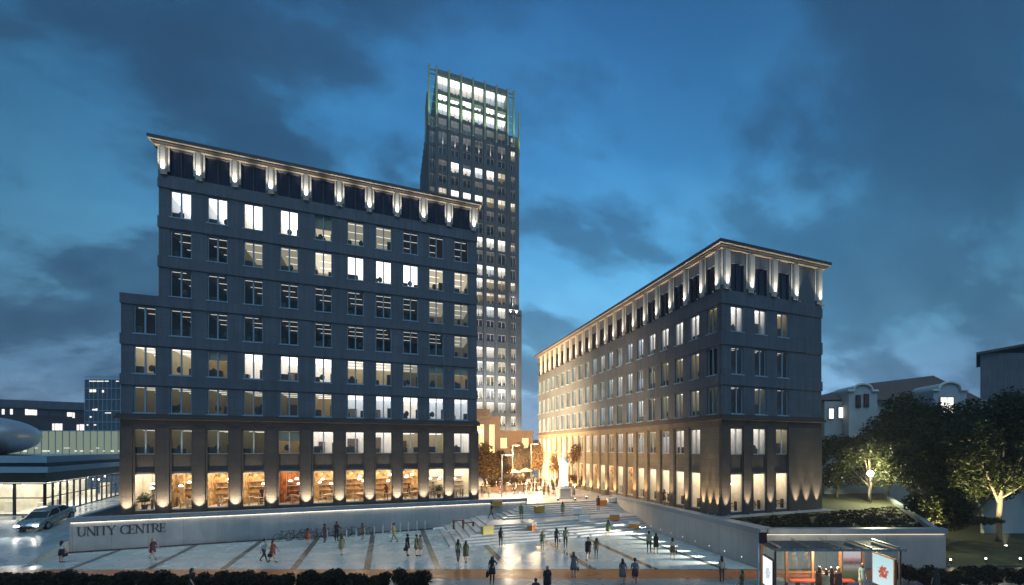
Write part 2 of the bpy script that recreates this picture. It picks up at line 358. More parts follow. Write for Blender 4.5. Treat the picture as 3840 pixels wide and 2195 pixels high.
# serif lettering cut from strokes
def letters(text, x, z, h, y, m, parent):
    T, t = .125 * h, .05 * h; b = MB(); cur = x
    def bar(x0, x1, z0, z1): b.box(cur + x0 * h, cur + x1 * h, y - .03, y - .002, z + z0 * h, z + z1 * h)
    def stroke(x0, z0, x1, z1, wd):
        d = Vector((x1 - x0, z1 - z0)).normalized(); n = Vector((-d.y, d.x)) * wd / 2
        P = [(x0 * h, z0 * h), (x1 * h, z1 * h)]; q = [(P[0][0] - n.x, P[0][1] - n.y), (P[1][0] - n.x, P[1][1] - n.y), (P[1][0] + n.x, P[1][1] + n.y), (P[0][0] + n.x, P[0][1] + n.y)]
        i = len(b.v)
        for yy in (y - .031, y - .003): b.v += [(cur + a, yy, z + c) for a, c in q]
        for f in ((0, 1, 2, 3), (7, 6, 5, 4), (0, 4, 5, 1), (1, 5, 6, 2), (2, 6, 7, 3), (3, 7, 4, 0)): b.f.append(tuple(i + k for k in f)); b.m.append(0)
    def arc(cx, cz_, rx, rz, a0, a1, thick, thin, n=16):
        for k in range(n):
            t0, t1 = R(a0 + (a1 - a0) * k / n), R(a0 + (a1 - a0) * (k + 1) / n); tm = (t0 + t1) / 2
            stroke(cx + rx * math.cos(t0), cz_ + rz * math.sin(t0), cx + rx * math.cos(t1), cz_ + rz * math.sin(t1), thin + (thick - thin) * abs(math.cos(tm)))
    def serif(xc, zc_, wd=.26): bar(xc - wd / 2, xc + wd / 2, zc_ - .02, zc_ + .02)
    def stem(xc, wd=None, z0=0., z1=1.): wd = (wd or T) / h; bar(xc - wd / 2, xc + wd / 2, z0, z1)
    for ch in text:
        adv = .5
        if ch == 'U': stem(.16, z0=.3); stem(.66, t, .3); arc(.41, .3, .25, .28, 180, 360, T, t); serif(.16, .98); serif(.66, .98); adv = .86
        elif ch == 'N': stem(.14, t); stem(.70, t); stroke(.12, .98, .70, .0, T); serif(.14, .02); serif(.11, .98); serif(.70, .98); adv = .88
        elif ch == 'I': stem(.15); serif(.15, .02); serif(.15, .98); adv = .36
        elif ch == 'T': stem(.34); bar(.03, .65, .94, .98); bar(.03, .06, .80, .94); bar(.62, .65, .80, .94); serif(.34, .02); adv = .72
        elif ch == 'Y': stroke(.10, .98, .36, .45, T); stroke(.62, .98, .36, .45, t); stem(.36, z1=.47); serif(.36, .02); serif(.10, .98); serif(.62, .98, .2); adv = .76
        elif ch == 'C': arc(.46, .49, .36, .47, 48, 318, T, t, 22); bar(.69, .72, .70, .93); adv = .80
        elif ch == 'E': stem(.16); bar(.03, .58, .0, .04); bar(.03, .56, .95, .99); bar(.2, .46, .48, .52); bar(.55, .58, .04, .2); bar(.53, .56, .79, .95); bar(.43, .46, .40, .60); adv = .68
        elif ch == 'R': stem(.16); serif(.16, .02); bar(.03, .4, .95, .99); bar(.2, .4, .46, .50); arc(.38, .725, .19, .245, -90, 90, T, t, 12); stroke(.36, .48, .72, .01, T); adv = .78
        elif ch == ' ': adv = .42
        cur += adv * h * .86
    return b.build('lettering', m, parent)
letters('UNITY CENTRE', -23.55, 1.22, .78, 51.4, pmat('bronze_letters', (.09, .06, .055), .4), rw)

rw2 = empty('retaining_wall', (30, 30, 0), 'pale concrete wall running beside the stairs and turning behind the bus shelter', 'wall', 'retaining walls of the plaza')
b = MB(); wall_run(b, (24.0, 25.0), (25.6, 51.5), -.02, -.02, 2.44, 2.36, -.35); wall_run(b, (24.0, 25.0), (36.3, 20.05), -.02, -.02, 2.44, 2.42, .35, .0); wall_run(b, (36.3, 20.4), (55.8, 37.1), -.02, .3, 2.42, 2.55, .3)
b.build('wall', M['conc'], rw2)
b = MB(); wall_run(b, (23.9, 24.9), (25.5, 51.5), 2.445, 2.365, 2.84, 2.72, -.6); wall_run(b, (24.45, 24.72), (36.35, 19.93), 2.445, 2.425, 2.84, 2.80, .6); wall_run(b, (36.4, 20.6), (55.8, 37.2), 2.425, 2.555, 2.8, 2.85, .42)
b.build('coping', M['coping'], rw2)
b = MB(); wall_run(b, (24.2, 24.80), (36.1, 20.01), 2.432, 2.41, 2.442, 2.42, .08); b.build('led_strip', emat('dim_led', (1., .85, .6), 2.4, 'AUTO'), rw2)
# round lights let into the wall foot, each raking across the paving
M['lamp'] = emat('lamp_glow', (1., .92, .74), 14.)
M['wlens'] = emat('wall_lens', (1., .92, .74), 2.2)
for k in range(8):
    y = 27. + k * 2.05; x = wall_x(y)
    b = MB(); b.tube([(x - .012, y, .42), (x + .03, y, .42)], .04, 10); b.build('wall_light', M['wlens'], rw2)
    spot('wall_light_beam', (x - .10, y, .42), (x - 3.4, y + 1.35, .12), 9000, (1., .92, .76), 24, .9, .03)

# ================================================================== BUILDINGS
# ---- window kit: frame (the window), pane and a real shallow lit room behind it
def clutter(name, c, seed):
    # shelves of goods, pictures and joinery: blocks of colour in rows
    m = bpy.data.materials.new(name); m.use_nodes = True; t = m.node_tree; b = t.nodes['Principled BSDF']
    v = t.nodes.new('ShaderNodeTexCoord').outputs['Object']; mp_ = t.nodes.new('ShaderNodeMapping'); lk(t, v, mp_.inputs[0]); mp_.inputs['Scale'].default_value = (2.6, 2.6, 2.1); mp_.inputs['Location'].default_value = (seed, 0, seed * .37)
    vo = t.nodes.new('ShaderNodeTexVoronoi'); vo.distance = 'CHEBYCHEV'; vo.inputs['Scale'].default_value = 1.5; vo.inputs['Randomness'].default_value = .8; lk(t, mp_.outputs[0], vo.inputs['Vector'])
    sp = t.nodes.new('ShaderNodeSeparateColor'); lk(t, vo.outputs['Color'], sp.inputs[0])
    f = ramp(t, sp.outputs[0], [(0., tuple(x * .22 for x in c)), (.35, tuple(x * .8 for x in c)), (.7, c), (.85, (min(1, c[0] * 1.25), min(1, c[1] * 1.35), min(1, c[2] * 1.6))), (1., (c[0] * .9, c[1] * .35, c[2] * .2))])
    lk(t, f, b.inputs['Base Color']); b.inputs['Roughness'].default_value = .7; return m
def room_mats(name, wallc, ceil, strip, ceilc=(1., .95, .86), floor=(.25, .2, .16)):
    return [pmat(name + '_wall', wallc, .8, var=.12, vs=1.2), emat(name + '_ceiling', ceilc, ceil), emat(name + '_strip', (1., .93, .82), strip), pmat(name + '_floor', floor, .5), pmat(name + '_desk', (.10, .07, .05), .5, var=.3)]
ROOMS = {
    'B': room_mats('bright_office', (.85, .83, .80), 2.4, 4.), 'M': room_mats('mid_office', (.70, .64, .48), .95, 2.6, (1., .90, .68)),
    'D': room_mats('dim_office', (.50, .46, .32), .30, 1.3, (1., .92, .66)), 'K': room_mats('dark_office', (.15, .08, .075), .012, .80, (1., .8, .7), (.1, .06, .05)),
    'S': room_mats('bright_shop', (.88, .78, .62), 4.8, 9., (1., .90, .70), (.7, .66, .58)), 'W': room_mats('warm_cafe', (.62, .34, .12), 5.4, 9., (1., .86, .58), (.82, .74, .60)),
    'O': room_mats('amber_cafe', (.50, .22, .06), 3.6, 8., (1., .74, .40), (.7, .56, .40)),
    'b': room_mats('cool_office', (.82, .84, .85), 1.7, 3.6, (.93, .97, 1.)), 'm': room_mats('amber_office', (.66, .56, .36), .62, 2.2, (1., .84, .56)),
    'd': room_mats('dim_far_office', (.30, .30, .24), .12, .35, (1., .95, .8)), 'k': room_mats('dark_far_office', (.14, .09, .09), .02, .30, (1., .85, .75), (.1, .06, .05)),
}
ROOMS['W'][4] = ROOMS['O'][4] = pmat('cafe_furniture', (.62, .52, .38), .5, var=.25)
ROOMS['W'][0] = clutter('cafe_fittings', (.72, .47, .22), 1.3); ROOMS['O'][0] = clutter('amber_fittings', (.58, .25, .07), 4.1); pass
_meshes = {}
def win_mesh(wd, h, style):
    k = ('win', wd, h, style)
    if k in _meshes: return _meshes[k]
    b = MB(); t = .07; x0, x1 = -wd / 2, wd / 2
    if style == 'shop': t = .09
    b.box(x0, x0 + t, .12, .24, 0, h); b.box(x1 - t, x1, .12, .24, 0, h)
    b.box(x0 + t, x1 - t, .12, .24, h - t, h); b.box(x0 + t, x1 - t, .12, .24, 0, t)
    if style != 'shop': b.box(-.055, .055, .10, .23, t, h - t)
    if style == 'office': b.box(x0 - .06, x1 + .06, -.14, .118, -.10, -.005)
    me = b.mesh('window', M['framew'] if style == 'shop' or style == 'base' else (M['darkframe'] if style == 'attic' else M['frame'])); _meshes[k] = me; return me
def pane_mesh(wd, h, dark=False):
    k = ('pane', wd, h, dark)
    if k in _meshes: return _meshes[k]
    b = MB(); b.face([(-wd / 2 + .06, .185, .06), (wd / 2 - .06, .185, .06), (wd / 2 - .06, .185, h - .06), (-wd / 2 + .06, .185, h - .06)])
    me = b.mesh('pane', M['darkglass'] if dark else M['glass']); _meshes[k] = me; return me
def room_mesh(kind, wd, h, rw_, dep, var):
    k = ('room', kind, wd, h, rw_, dep, var)
    if k in _meshes: return _meshes[k]
    r = random.Random(hash(k[2:]) % 999 + var * 17 + ord(kind)); b = MB(); x0, x1, y0, y1, z0, z1 = -rw_ / 2, rw_ / 2, .302, .3 + dep, -.25, h + .15
    if kind in 'SWO': z0, z1 = -.02, h + .25
    b.face([(x0, y1, z0), (x1, y1, z0), (x1, y1, z1), (x0, y1, z1)]); b.face([(x0, y0, z0), (x0, y1, z0), (x0, y1, z1), (x0, y0, z1)]); b.face([(x1, y0, z0), (x1, y1, z0), (x1, y1, z1), (x1, y0, z1)])
    b.face([(x0, y0, z0), (x1, y0, z0), (x1, y1, z0), (x0, y1, z0)], 3); b.face([(x0, y0, z1), (x1, y0, z1), (x1, y1, z1), (x0, y1, z1)], 1)
    if kind in 'BMDKdkbm':
        n = {'B': 2, 'M': 3, 'D': 3, 'K': 3, 'd': 1, 'k': 1, 'b': 2, 'm': 3}[kind]
        if r.random() < .10: zb = h * r.uniform(.45, .8); b.box(x0 + .05, x1 - .05, y0 + .02, y0 + .05, zb, z1 - .02, 0)
        if dep > 1.:
            for i in range(n):                 # suspended linear lamps, parallel to the street
                yy = y0 + .35 + i * (dep - .6) / n; xa = x0 + .1 + r.uniform(0, .5) * (rw_ - 1.4) if rw_ > 1.5 else x0 + .05; xb = min(x1 - .08, xa + r.uniform(1.0, 1.9))
                b.box(xa, xb, yy, yy + .07, z1 - .20, z1 - .165, 2)
            if r.random() < .8: b.box(x0 + .1, x0 + .1 + r.uniform(.5, 1.3), y0 + .25, y0 + .9, z0 + .02, z0 + r.uniform(.75, 1.0), 4)
            if r.random() < .7: b.box(x1 - .2 - r.uniform(.3, .7), x1 - .12, y0 + .5, y0 + 1.0, z0 + .02, z0 + r.uniform(.8, 1.5), 4)
            if r.random() < .6: b.box(x0 + .02, x0 + .5 + r.uniform(0, .6), y1 - .4, y1 - .02, z0 + .02, z0 + r.uniform(1.4, 2.2), 4)
            if r.random() < .55:               # office chair back and monitor by the glass
                cx = r.uniform(-.5, .5); b.lathe([(.05, 0), (.21, .12), (.22, .4), (.12, .55), (.03, .6)], 8, (cx, y0 + .45, z0 + .55), 4, 1., .4)
    else:
        for i in range(3):                     # pendant lamps, tables, chairs, shelving
            px, py = r.uniform(-.6, .6) * rw_ / 2, y0 + r.uniform(.5, dep - .5)
            b.lathe([(.02, .16), (.10, .13), (.17, 0), (.15, -.02)], 10, (px, py, h * r.uniform(.55, .8)), 2)
            b.box(px - .006, px + .006, py - .006, py + .006, h * .8, z1 - .01, 4)
            tx, ty = r.uniform(-.8, .8) * rw_ / 2, y0 + .5 + i * .9
            b.lathe([(.20, 0), (.03, .03), (.03, .70), (.38, .72), (.38, .75)], 10, (tx, ty, z0 + .01), 4)
            for sx in (-1, 1): b.box(tx + sx * .55 - .18, tx + sx * .55 + .18, ty - .18, ty + .18, z0 + .42, z0 + .46, 4); b.box(tx + sx * .72 - .02, tx + sx * .72 + .02, ty - .18, ty + .18, z0 + .02, z0 + .9, 4)
        for i in range(4): b.box(x0 + .1, x1 - .1 - r.uniform(0, 1.), y1 - .35, y1 - .03, z0 + .5 + i * .55, z0 + .54 + i * .55, 4)
        if r.random() < .6: b.box(x0 + .02, x0 + .5, y1 - 1., y1 - .6, z0 + .02, z1 - .02, 0)
    me = b.mesh('interior', ROOMS[kind]); _meshes[k] = me; return me
_n = [0]
def window(parent, loc, rz, wd, h, kind, style='office', rw_=2.4, dep=6.5):
    """one window: the frame mesh, its pane and the room one sees through it"""
    p = Vector(parent.location)
    o = add(win_mesh(wd, h, style), 'window', parent, Vector(loc) - p, rz)
    if kind == 'X': add(pane_mesh(wd, h, True), 'pane', o, (0, 0, 0)); return o
    add(pane_mesh(wd, h), 'pane', o, (0, 0, 0))
    _n[0] += 1
    if kind in 'BM' and rnd.random() < .35: kind = kind.lower()
    add(room_mesh(kind, wd, h, rw_, dep, _n[0] * 7 % 4), 'interior', o, (0, 0, 0)); return o
class Facade:
    """wall built of boxes in its own frame: x along the face, y into the building, z up"""
    def __init__(s, O, rz): s.O = Vector(O); s.rz = rz; s.mt = Matrix.Translation(s.O) @ Matrix.Rotation(rz, 4, 'Z'); s.b = MB()
    def box(s, *a): s.b.box(*a)
    def row(s, x0, x1, z0, z1, holes, y0=0., y1=.3, m=0):          # holes: (centre, width, zbottom, ztop)
        cur = x0
        for c, wd, a, t in holes:
            s.b.box(cur, c - wd / 2, y0, y1, z0, z1, m)
            if a > z0 + .005: s.b.box(c - wd / 2, c + wd / 2, y0 + .004, y1, z0, a, m)
            if t < z1 - .005: s.b.box(c - wd / 2, c + wd / 2, y0 + .004, y1, t, z1, m)
            cur = c + wd / 2
        s.b.box(cur, x1, y0, y1, z0, z1, m)
    def P(s, x, y, z): return s.mt @ Vector((x, y, z))
    def build(s, name, m, parent, b=None):
        b = b or s.b; b.v = [tuple(s.mt @ Vector(v)) for v in b.v]; return b.build(name, m, parent)

def pilaster(b, c, wd, z0, z1, round_=True):
    # half-octagonal shaft with a stepped flank on either side
    b.box(c - wd * .85, c + wd * .85, -.06, -.003, z0 + .32, z1)
    pts = [(c - wd / 2, -.062), (c - wd / 2, -.15), (c - wd / 3.2, -.27), (c + wd / 3.2, -.27), (c + wd / 2, -.15), (c + wd / 2, -.062)]
    b.prism(pts, z0, z1)
def uplight(f, b, x, y, z, power, colr, size, tgt=(0., 2.2), fix=True):
    if fix: b.lathe([(.05, 0), (.075, .03), (.075, .13), (.05, .14)], 8, (x, y, z))
    spot('uplight_beam', f.P(x, y, z + .2), f.P(x, y + tgt[0], z + .2 + tgt[1]), power, colr, size, .85, .05)
UPC = (1., .92, .62); PLC = (1., .95, .80)

# ------------------------------------------------------------------ tall office block on the left
LB = empty('office_building', (-5, 52.4, 2.1), 'tall dark grey office block with wide brown stone base and floodlit pilasters under its roof', 'building')
fl = Facade((0, 52.4, 0), 0.)
TX = [-19.61, -17.11, -14.45, -11.72, -8.84, -5.95, -3.09, -.48, 2.14, 4.75, 7.38]
TOPS = [13.9, 17.4, 20.92, 24.45, 27.95, 31.5]; BOT = [11.6, 15.02, 18.52, 22.03, 25.6, 29.1]
XL, XW, XR = -18.72, -21.25, 9.15
for i in range(6):
    x0 = XW if i < 3 else XL; xs = TX if i < 3 else TX[1:]
    fl.row(x0 + .06, XR - .06, BOT[i] - .08, TOPS[i] + .1, [(c, 1.5, BOT[i], TOPS[i]) for c in xs], 0., .3)
bandb = MB()
for i in range(6):
    z1 = BOT[i + 1] - .08 if i < 5 else 32.42
    x0 = XW if i < 2 else (XW if i == 2 else XL)
    if i == 2: bandb.box(XW, XL, -.10, .3, TOPS[2] + .1, 21.9); bandb.box(XL, XR, -.098, .3, TOPS[2] + .1, z1)
    else: bandb.box(x0, XR, -.10, .3, TOPS[i] + .1, z1)
ATX = TX[1:]
fl.row(XL + .02, XR - .02, 32.42, 35.2, [(c, 1.95, 32.75, 35.05) for c in ATX], 0., .3)
fl.build('wall', M['slate'], LB); fl.b = bandb; fl.build('string_course', M['band'], LB)
sb = MB()   # side and back walls, flat roof of the wing
for (x0, x1, y0, y1, z0, z1) in ((XW + .08, XW + .3, 52.71, 74., 2.1, 21.85), (XL + .08, XL + .3, 52.71, 74., 21.86, 35.2), (XR - .3, XR - .08, 52.71, 74., 2.1, 35.2), (XW + .08, XR - .08, 74.01, 74.3, 2.1, 35.2), (XW + .31, XR - .31, 52.71, 74., 21.5, 21.8), (XL + .31, XR - .31, 58., 74., 34.8, 35.15)):
    sb.box(x0, x1, y0, y1, z0, z1)
sb.build('rear_wall', M['slate'], LB)
rows = ['?????MDDDMM'[:0], ]
PAT = ['KKDDMBMSBBB', 'MMMBBBMMDDM', 'KKKKKKKKKKD', '-KKKKKKKKDD', '-KDDDMBBBMM', '-BBBBMDDKKK']
PAT[0] = 'DDDDDMBBBBB'; PAT[1] = 'MMMBBBMMDDM'; PAT[4] = '-KKDDMBBBMM'; PAT[5] = '-BBBBMDDKKK'
for i in range(6):
    for j, k in enumerate(PAT[i]):
        if k != '-': window(LB, (TX[j], 52.4, BOT[i]), 0, 1.5, TOPS[i] - BOT[i], k)
for c in ATX: window(LB, (c, 52.42, 32.75), 0, 1.95, 2.3, 'X', 'attic')
# brown stone base: two storeys between stepped piers, cornice on top
fb = Facade((0, 52.4, 0), 0.)
bw = 1.85
fb.row(XW, XR, 7.85, 10.3, [(c, bw, 7.95, 10.15) for c in TX], .10, .32)
fb.row(XW, XR, 2.1, 6.4, [(c, bw, 3.0, 6.25) for c in TX], .10, .32)
fb.box(XW, XR, .18, .32, 6.4, 7.85); fb.box(XW, XR, .0, .32, 10.3, 11.0)
mids = [XW + .45] + [(TX[i] + TX[i + 1]) / 2 for i in range(10)] + [XR - .35]
for k, c in enumerate(mids):
    h = .42 if 0 < k < 11 else .35
    fb.box(c - h, c + h, -.02, .098, 2.1, 10.3)
    fb.box(c - h - .16, c - h, .05, .099, 2.1, 10.298); fb.box(c + h, c + h + .16, .05, .099, 2.1, 10.298)
fb.build('stone_base', M['stone'], LB)
cb = MB(); cb.box(XW - .30, XR + .25, 52.02, 52.75, 11.0, 11.28); cb.box(XW - .18, XR + .14, 52.16, 52.75, 11.281, 11.5); cb.build('cornice', M['stone'], LB)
for j, k in enumerate('DDDDMBBBMMB'): window(LB, (TX[j], 52.46, 7.95), 0, bw, 2.2, k, 'base')
for j, k in enumerate('SWWWOWWWWSS'): window(LB, (TX[j], 52.46, 3.0), 0, bw, 3.25, k, 'shop', 2.5, 3.6)
for k, c in enumerate(mids):
    b = MB(); uplight(fl, b, c, -.52, 2.5, 3200, UPC, 68, (.36, 2.2)); fl.build('uplight', M['metal'], LB, b)
# attic pilasters with uplights, and the thin projecting roof whose underside they wash
pl = [XL + .42] + [(ATX[i] + ATX[i + 1]) / 2 for i in range(9)] + [XR - .42]
for c in pl:
    b = MB(); pilaster(b, c, .50, 32.75, 35.19); fl.build('pilaster', M['pil'], LB, b)
    b = MB(); uplight(fl, b, c, -.62, 32.46, 620, PLC, 62, (.34, 2.6)); fl.build('uplight', M['metal'], LB, b)
def roof(parent, x0, x1, y0, y1, z):
    b = MB()
    b.box(x0 - .28, x1 + .28, y0 - .28, y1 + .28, z, z + .17, 1); b.box(x0 - .44, x1 + .44, y0 - .44, y1 + .44, z + .17, z + .30, 0); b.box(x0 - .62, x1 + .62, y0 - .62, y1 + .62, z + .30, z + .36, 1); b.box(x0 - .64, x1 + .64, y0 - .64, y1 + .64, z + .36, z + .62, 0)
    return b.build('roof', [M['roof'], M['soffit']], parent)
roof(LB, XL + .1, XR - .25, 52.4, 74., 35.2)

# ------------------------------------------------------------------ long office block on the right
RB = empty('office_building', (33, 45, 2.1), 'lower office block on the right showing a corner and floodlit pilasters under its roof', 'building')
RX0, RX1, RY0, RY1 = 27.4, 39.85, 33.2, 88.2
RT_ = [14.1, 17.72, 21.4]; RBT = [11.62, 15.22, 19.1]
ff = Facade((RX0, RY0, 0), 0.); fs = Facade((RX0, RY0, 0), R(-90))      # fs: x local = -Y world
def build_face(f, L, xs, xsb, ext):
    x0, x1 = ext; b2 = MB()
    for i in range(3): f.row(x0 + .05 if x0 >= 0 else x0, x1 - .05 if x1 > 0 else x1, RBT[i] - .08, RT_[i] + .1, [(c, 1.4, RBT[i], RT_[i]) for c in xs])
    for i in range(3):
        z1 = RBT[i + 1] - .08 if i < 2 else 22.42
        b2.box(x0 if x0 < 0 else x0 - .1, x1 if x1 > 0 else x1 + .1, -.10, .3, RT_[i] + .1, z1)
    f.row(x0, x1, 22.42, 26.32, [(c, 1.55, 22.75, 25.25) for c in xs])
    f.build('wall', M['slate'], RB); f.b = b2; f.build('string_course', M['band'], RB)
    f.b = MB()
    f.row(x0, x1, 7.75, 10.5, [(c, 1.5, 7.9, 10.3) for c in xsb], .10, .32); f.row(x0, x1, 2.1, 6.3, [(c, 1.5, 2.66, 6.15) for c in xsb], .10, .32)
    f.box(x0, x1, .16, .32, 6.3, 7.75); f.box(x0, x1, .02, .32, 10.5, 11.05)
FX = [29.14 - RX0, 31.90 - RX0, 34.67 - RX0]
build_face(ff, 12.45, FX, FX, (0., RX1 - RX0))
for c0, c1 in ((.0, .93), (2.5, 3.35), (5.27, 6.12), (8.02, 12.45)):
    ff.box(c0, c1, -.02, .098, 2.1, 10.5)
    if c1 < 12: ff.box(c1, c1 + .13, .05, .099, 2.1, 10.497)
    if c0 > 0: ff.box(c0 - .13, c0, .05, .099, 2.1, 10.497)
ff.build('stone_base', M['stone'], RB)
LY = [RY0 - (34.57 + 2.645 * k) for k in range(21)]
# long face: mind the corner, start one wall thickness in so the two faces butt
build_face(fs, 55, LY[::-1], LY[1:][::-1], (RY0 - RY1, -.301))
prev = -.325
for k in range(1, 21):
    c = LY[k]; fs.box(c + .93, prev, -.02, .098, 2.1, 10.5); fs.box(c + .80, c + .93, .05, .099, 2.1, 10.497); fs.box(c - .93, c - .80, .05, .099, 2.1, 10.497); prev = c - .93
fs.build('stone_base', M['stonelit'], RB)
cb = MB(); cb.box(RX0 - .28, RX1 + .28, RY0 - .28, RY1 + .2, 11.05, 11.32); cb.box(RX0 - .15, RX1 + .15, RY0 - .15, RY1 + .1, 11.321, 11.54); cb.build('cornice', M['stone'], RB)
sb = MB(); sb.box(RX1 - .3, RX1 - .06, RY0 + .31, RY1, 2.1, 26.3); sb.box(RX0 + .31, RX1 - .31, RY1 - .3, RY1 - .02, 2.1, 26.3); sb.box(RX0 + .31, RX1 - .31, RY0 + .31, RY1 - .31, 26.0, 26.25); sb.build('rear_wall', M['slate'], RB)
for i, pat in enumerate(('KDK', 'KKK', 'BBM')):
    for j, k in enumerate(pat): window(RB, (RX0 + FX[j], RY0, RBT[i]), 0, 1.4, RT_[i] - RBT[i], k, rw_=1.55, dep=2.3)
for j, k in enumerate('BBM'): window(RB, (RX0 + FX[j], RY0 + .06, 7.9), 0, 1.5, 2.4, k, 'base', 1.6, 2.2)
for j, k in enumerate('SSS'): window(RB, (RX0 + FX[j], RY0 + .06, 2.66), 0, 1.5, 3.49, k, 'shop', 1.65, 2.2)
for j in range(3): window(RB, (RX0 + FX[j], RY0 + .02, 22.75), 0, 1.55, 2.5, 'X', 'attic')
LPAT = ['DMMMMBBMBBBBBBBBBBBBB', 'KMMMMBBBBBBBBBMBBMBBB', 'MBBBBBBBBBBBMBBMMBBMB']
near = 11
def stuff_windows(items, name, wd_off=0):
    pass
far_specs = []
for i in range(3):
    for j in range(21):
        k = LPAT[i][j]; y = RY0 - LY[j]
        a = ((RX0, y, RBT[i]), R(-90), 1.4, RT_[i] - RBT[i], k, 'office', 2.2, .55 if j == 0 else (2.2 if j < 3 else 4.5))
        (far_specs.append(a) if j > near else window(RB, *a))
for j in range(1, 21):
    y = RY0 - LY[j]
    for a in (((RX0 + .06, y, 7.9), R(-90), 1.5, 2.4, 'B' if j % 4 else 'M', 'base', 2.2, 2.2), ((RX0 + .06, y, 2.66), R(-90), 1.5, 3.49, 'S' if j < 6 or j % 2 else 'W', 'shop', 2.3, 2.4)):
        (far_specs.append(a) if j > near else window(RB, *a))
for j in range(21):
    a = ((RX0 + .02, RY0 - LY[j], 22.75), R(-90), 1.55, 2.5, 'X', 'attic', 2, 2)
    (far_specs.append(a) if j > near else window(RB, *a))
def merged_windows(parent, specs, name='far_windows'):
    b = MB(); mats = []
    def put(me, loc, rz):
        mt = Matrix.Translation(Vector(loc)) @ Matrix.Rotation(rz, 4, 'Z'); i = len(b.v)
        b.v += [tuple(mt @ v.co) for v in me.vertices]
        for p in me.polygons:
            mm = me.materials[p.material_index]
            if mm not in mats: mats.append(mm)
            b.f.append(tuple(i + q for q in p.vertices)); b.m.append(mats.index(mm))
    for loc, rz, wd, h, k, stl, rw_, dep in specs:
        put(win_mesh(wd, h, stl), loc, rz); put(pane_mesh(wd, h, k == 'X'), loc, rz)
        if k != 'X': _n[0] += 1; put(room_mesh(k, wd, h, rw_, dep, _n[0] * 7 % 4), loc, rz)
    return tag(b.build(name, mats, parent), kind='stuff')
merged_windows(RB, far_specs)
for c in (.42, 3.25, 6.05, 8.78, 11.95):
    b = MB(); pilaster(b, c, .62, 22.8, 26.3); ff.build('pilaster', M['pil'], RB, b)
    b = MB(); uplight(ff, b, c, -.64, 22.46, 650, PLC, 60, (.34, 3.0)); ff.build('uplight', M['metal'], RB, b)
for k in range(21):
    c = -.42 if k == 0 else (LY[k - 1] + LY[k]) / 2
    b = MB(); pilaster(b, c, .58, 22.8, 26.3); fs.build('pilaster', M['pil'], RB, b)
    b = MB(); uplight(fs, b, c, -.64, 22.46, 620, PLC, 60, (.34, 3.0)); fs.build('uplight', M['metal'], RB, b)
roof(RB, RX0, RX1, RY0, RY1, 26.32)
for c in (.45, 2.92, 5.70, 8.9, 10.3, 11.7):
    b = MB(); uplight(ff, b, c, -.40, 2.42, 1700, UPC, 42, (.26, 2.2)); ff.build('uplight', M['metal'], RB, b)
for k, c in enumerate([-.6, -1.6, -2.6] + [(LY[k] + LY[k + 1]) / 2 for k in range(1, 19)]):
    b = MB(); uplight(fs, b, c, -.30 if k < 4 else -.55, 2.45 if k < 8 else 2.12, 1500 if k < 4 else 1000 + 70 * (k - 3), (1., .80, .5) if k < 6 else (1., .66, .32), 36 if k < 4 else min(105, 40 + 7 * (k - 3)), (.28, 3.4)); fs.build('uplight', M['metal'], RB, b)

# ------------------------------------------------------------------ tower behind
TW = empty('tower', (20.5, 120, 2.1), 'slender dark high-rise with brightly lit crown of green-lit fins', 'tower')
ft = Facade((0, 120, 0), 0.)
CX6 = [12.4 + 2.97 * k for k in range(6)]
TROWS = [(97.5, 101.2, 'BBBBBB'), (95.15, 96.7, 'BBBBBB'), (91.65, 94.5, 'BBBBBB'), (88.1, 90.9, 'dddddd'), (84.4, 87.3, 'dddddd'), (81.9, 83.6, 'XXXXXX'), (77.8, 80.5, 'dBBBBM'), (74.7, 76.9, 'kkkddk'),
         (70.9, 73.5, 'MBBBMM'), (67.3, 69.9, 'kkkkdk'), (63.7, 66.4, 'kkkkkd'), (60., 62.9, 'BBBBBB'), (56.5, 59.4, 'kkdddk'), (53., 55.75, 'BBBBBB'), (49.5, 52.3, 'BBBBMM'), (46., 48.7, 'MMMMMM'), (42.45, 45.15, 'BBBBBB'),
         (39.8, 41.6, 'XXXXXX'), (36.2, 38.1, 'XXXXXX'), (31.85, 34.6, 'BBBBBM'), (28.2, 30.9, 'MMMBBM'), (24.7, 27.3, 'MMMBMB'), (21.2, 23.85, 'BBBBBB'), (17.7, 20.35, 'BBBBBB'), (14.2, 16.8, 'BBBBBB'), (10.6, 13.2, 'MMMMMM'), (7., 9.6, 'MMMMMM'), (3.2, 6., 'BBBBBB')]
M['tower'] = pmat('tower_cladding', (.085, .095, .105), .5, var=.10, vs=.25, joints=(1.0, 50., .02))
zprev = 102.45
for i, (a, t, k) in enumerate(TROWS):
    wd = 2.45 if i == 0 else (2.2 if i < 3 else 1.95)
    lo = TROWS[i + 1][1] if i + 1 < len(TROWS) else 2.1
    ft.row(10.9, 28.75, lo, t, [(c, wd, a, t) for c in CX6], 0., .3)
    if i == 0: ft.box(10.9, 28.75, 0., .3, t, 101.25)
    # corner bays
    if i >= 3: ft.row(28.752, 32. if a > 43 else 32.6, lo, t, [(30.35, 1.2, a, t)], .35 if a > 43 else -.05, .65); ft.row(9.1, 10.898, lo, t, [(9.95, 1.1, a, t)], .35, .65)
ft.build('wall', M['tower'], TW)
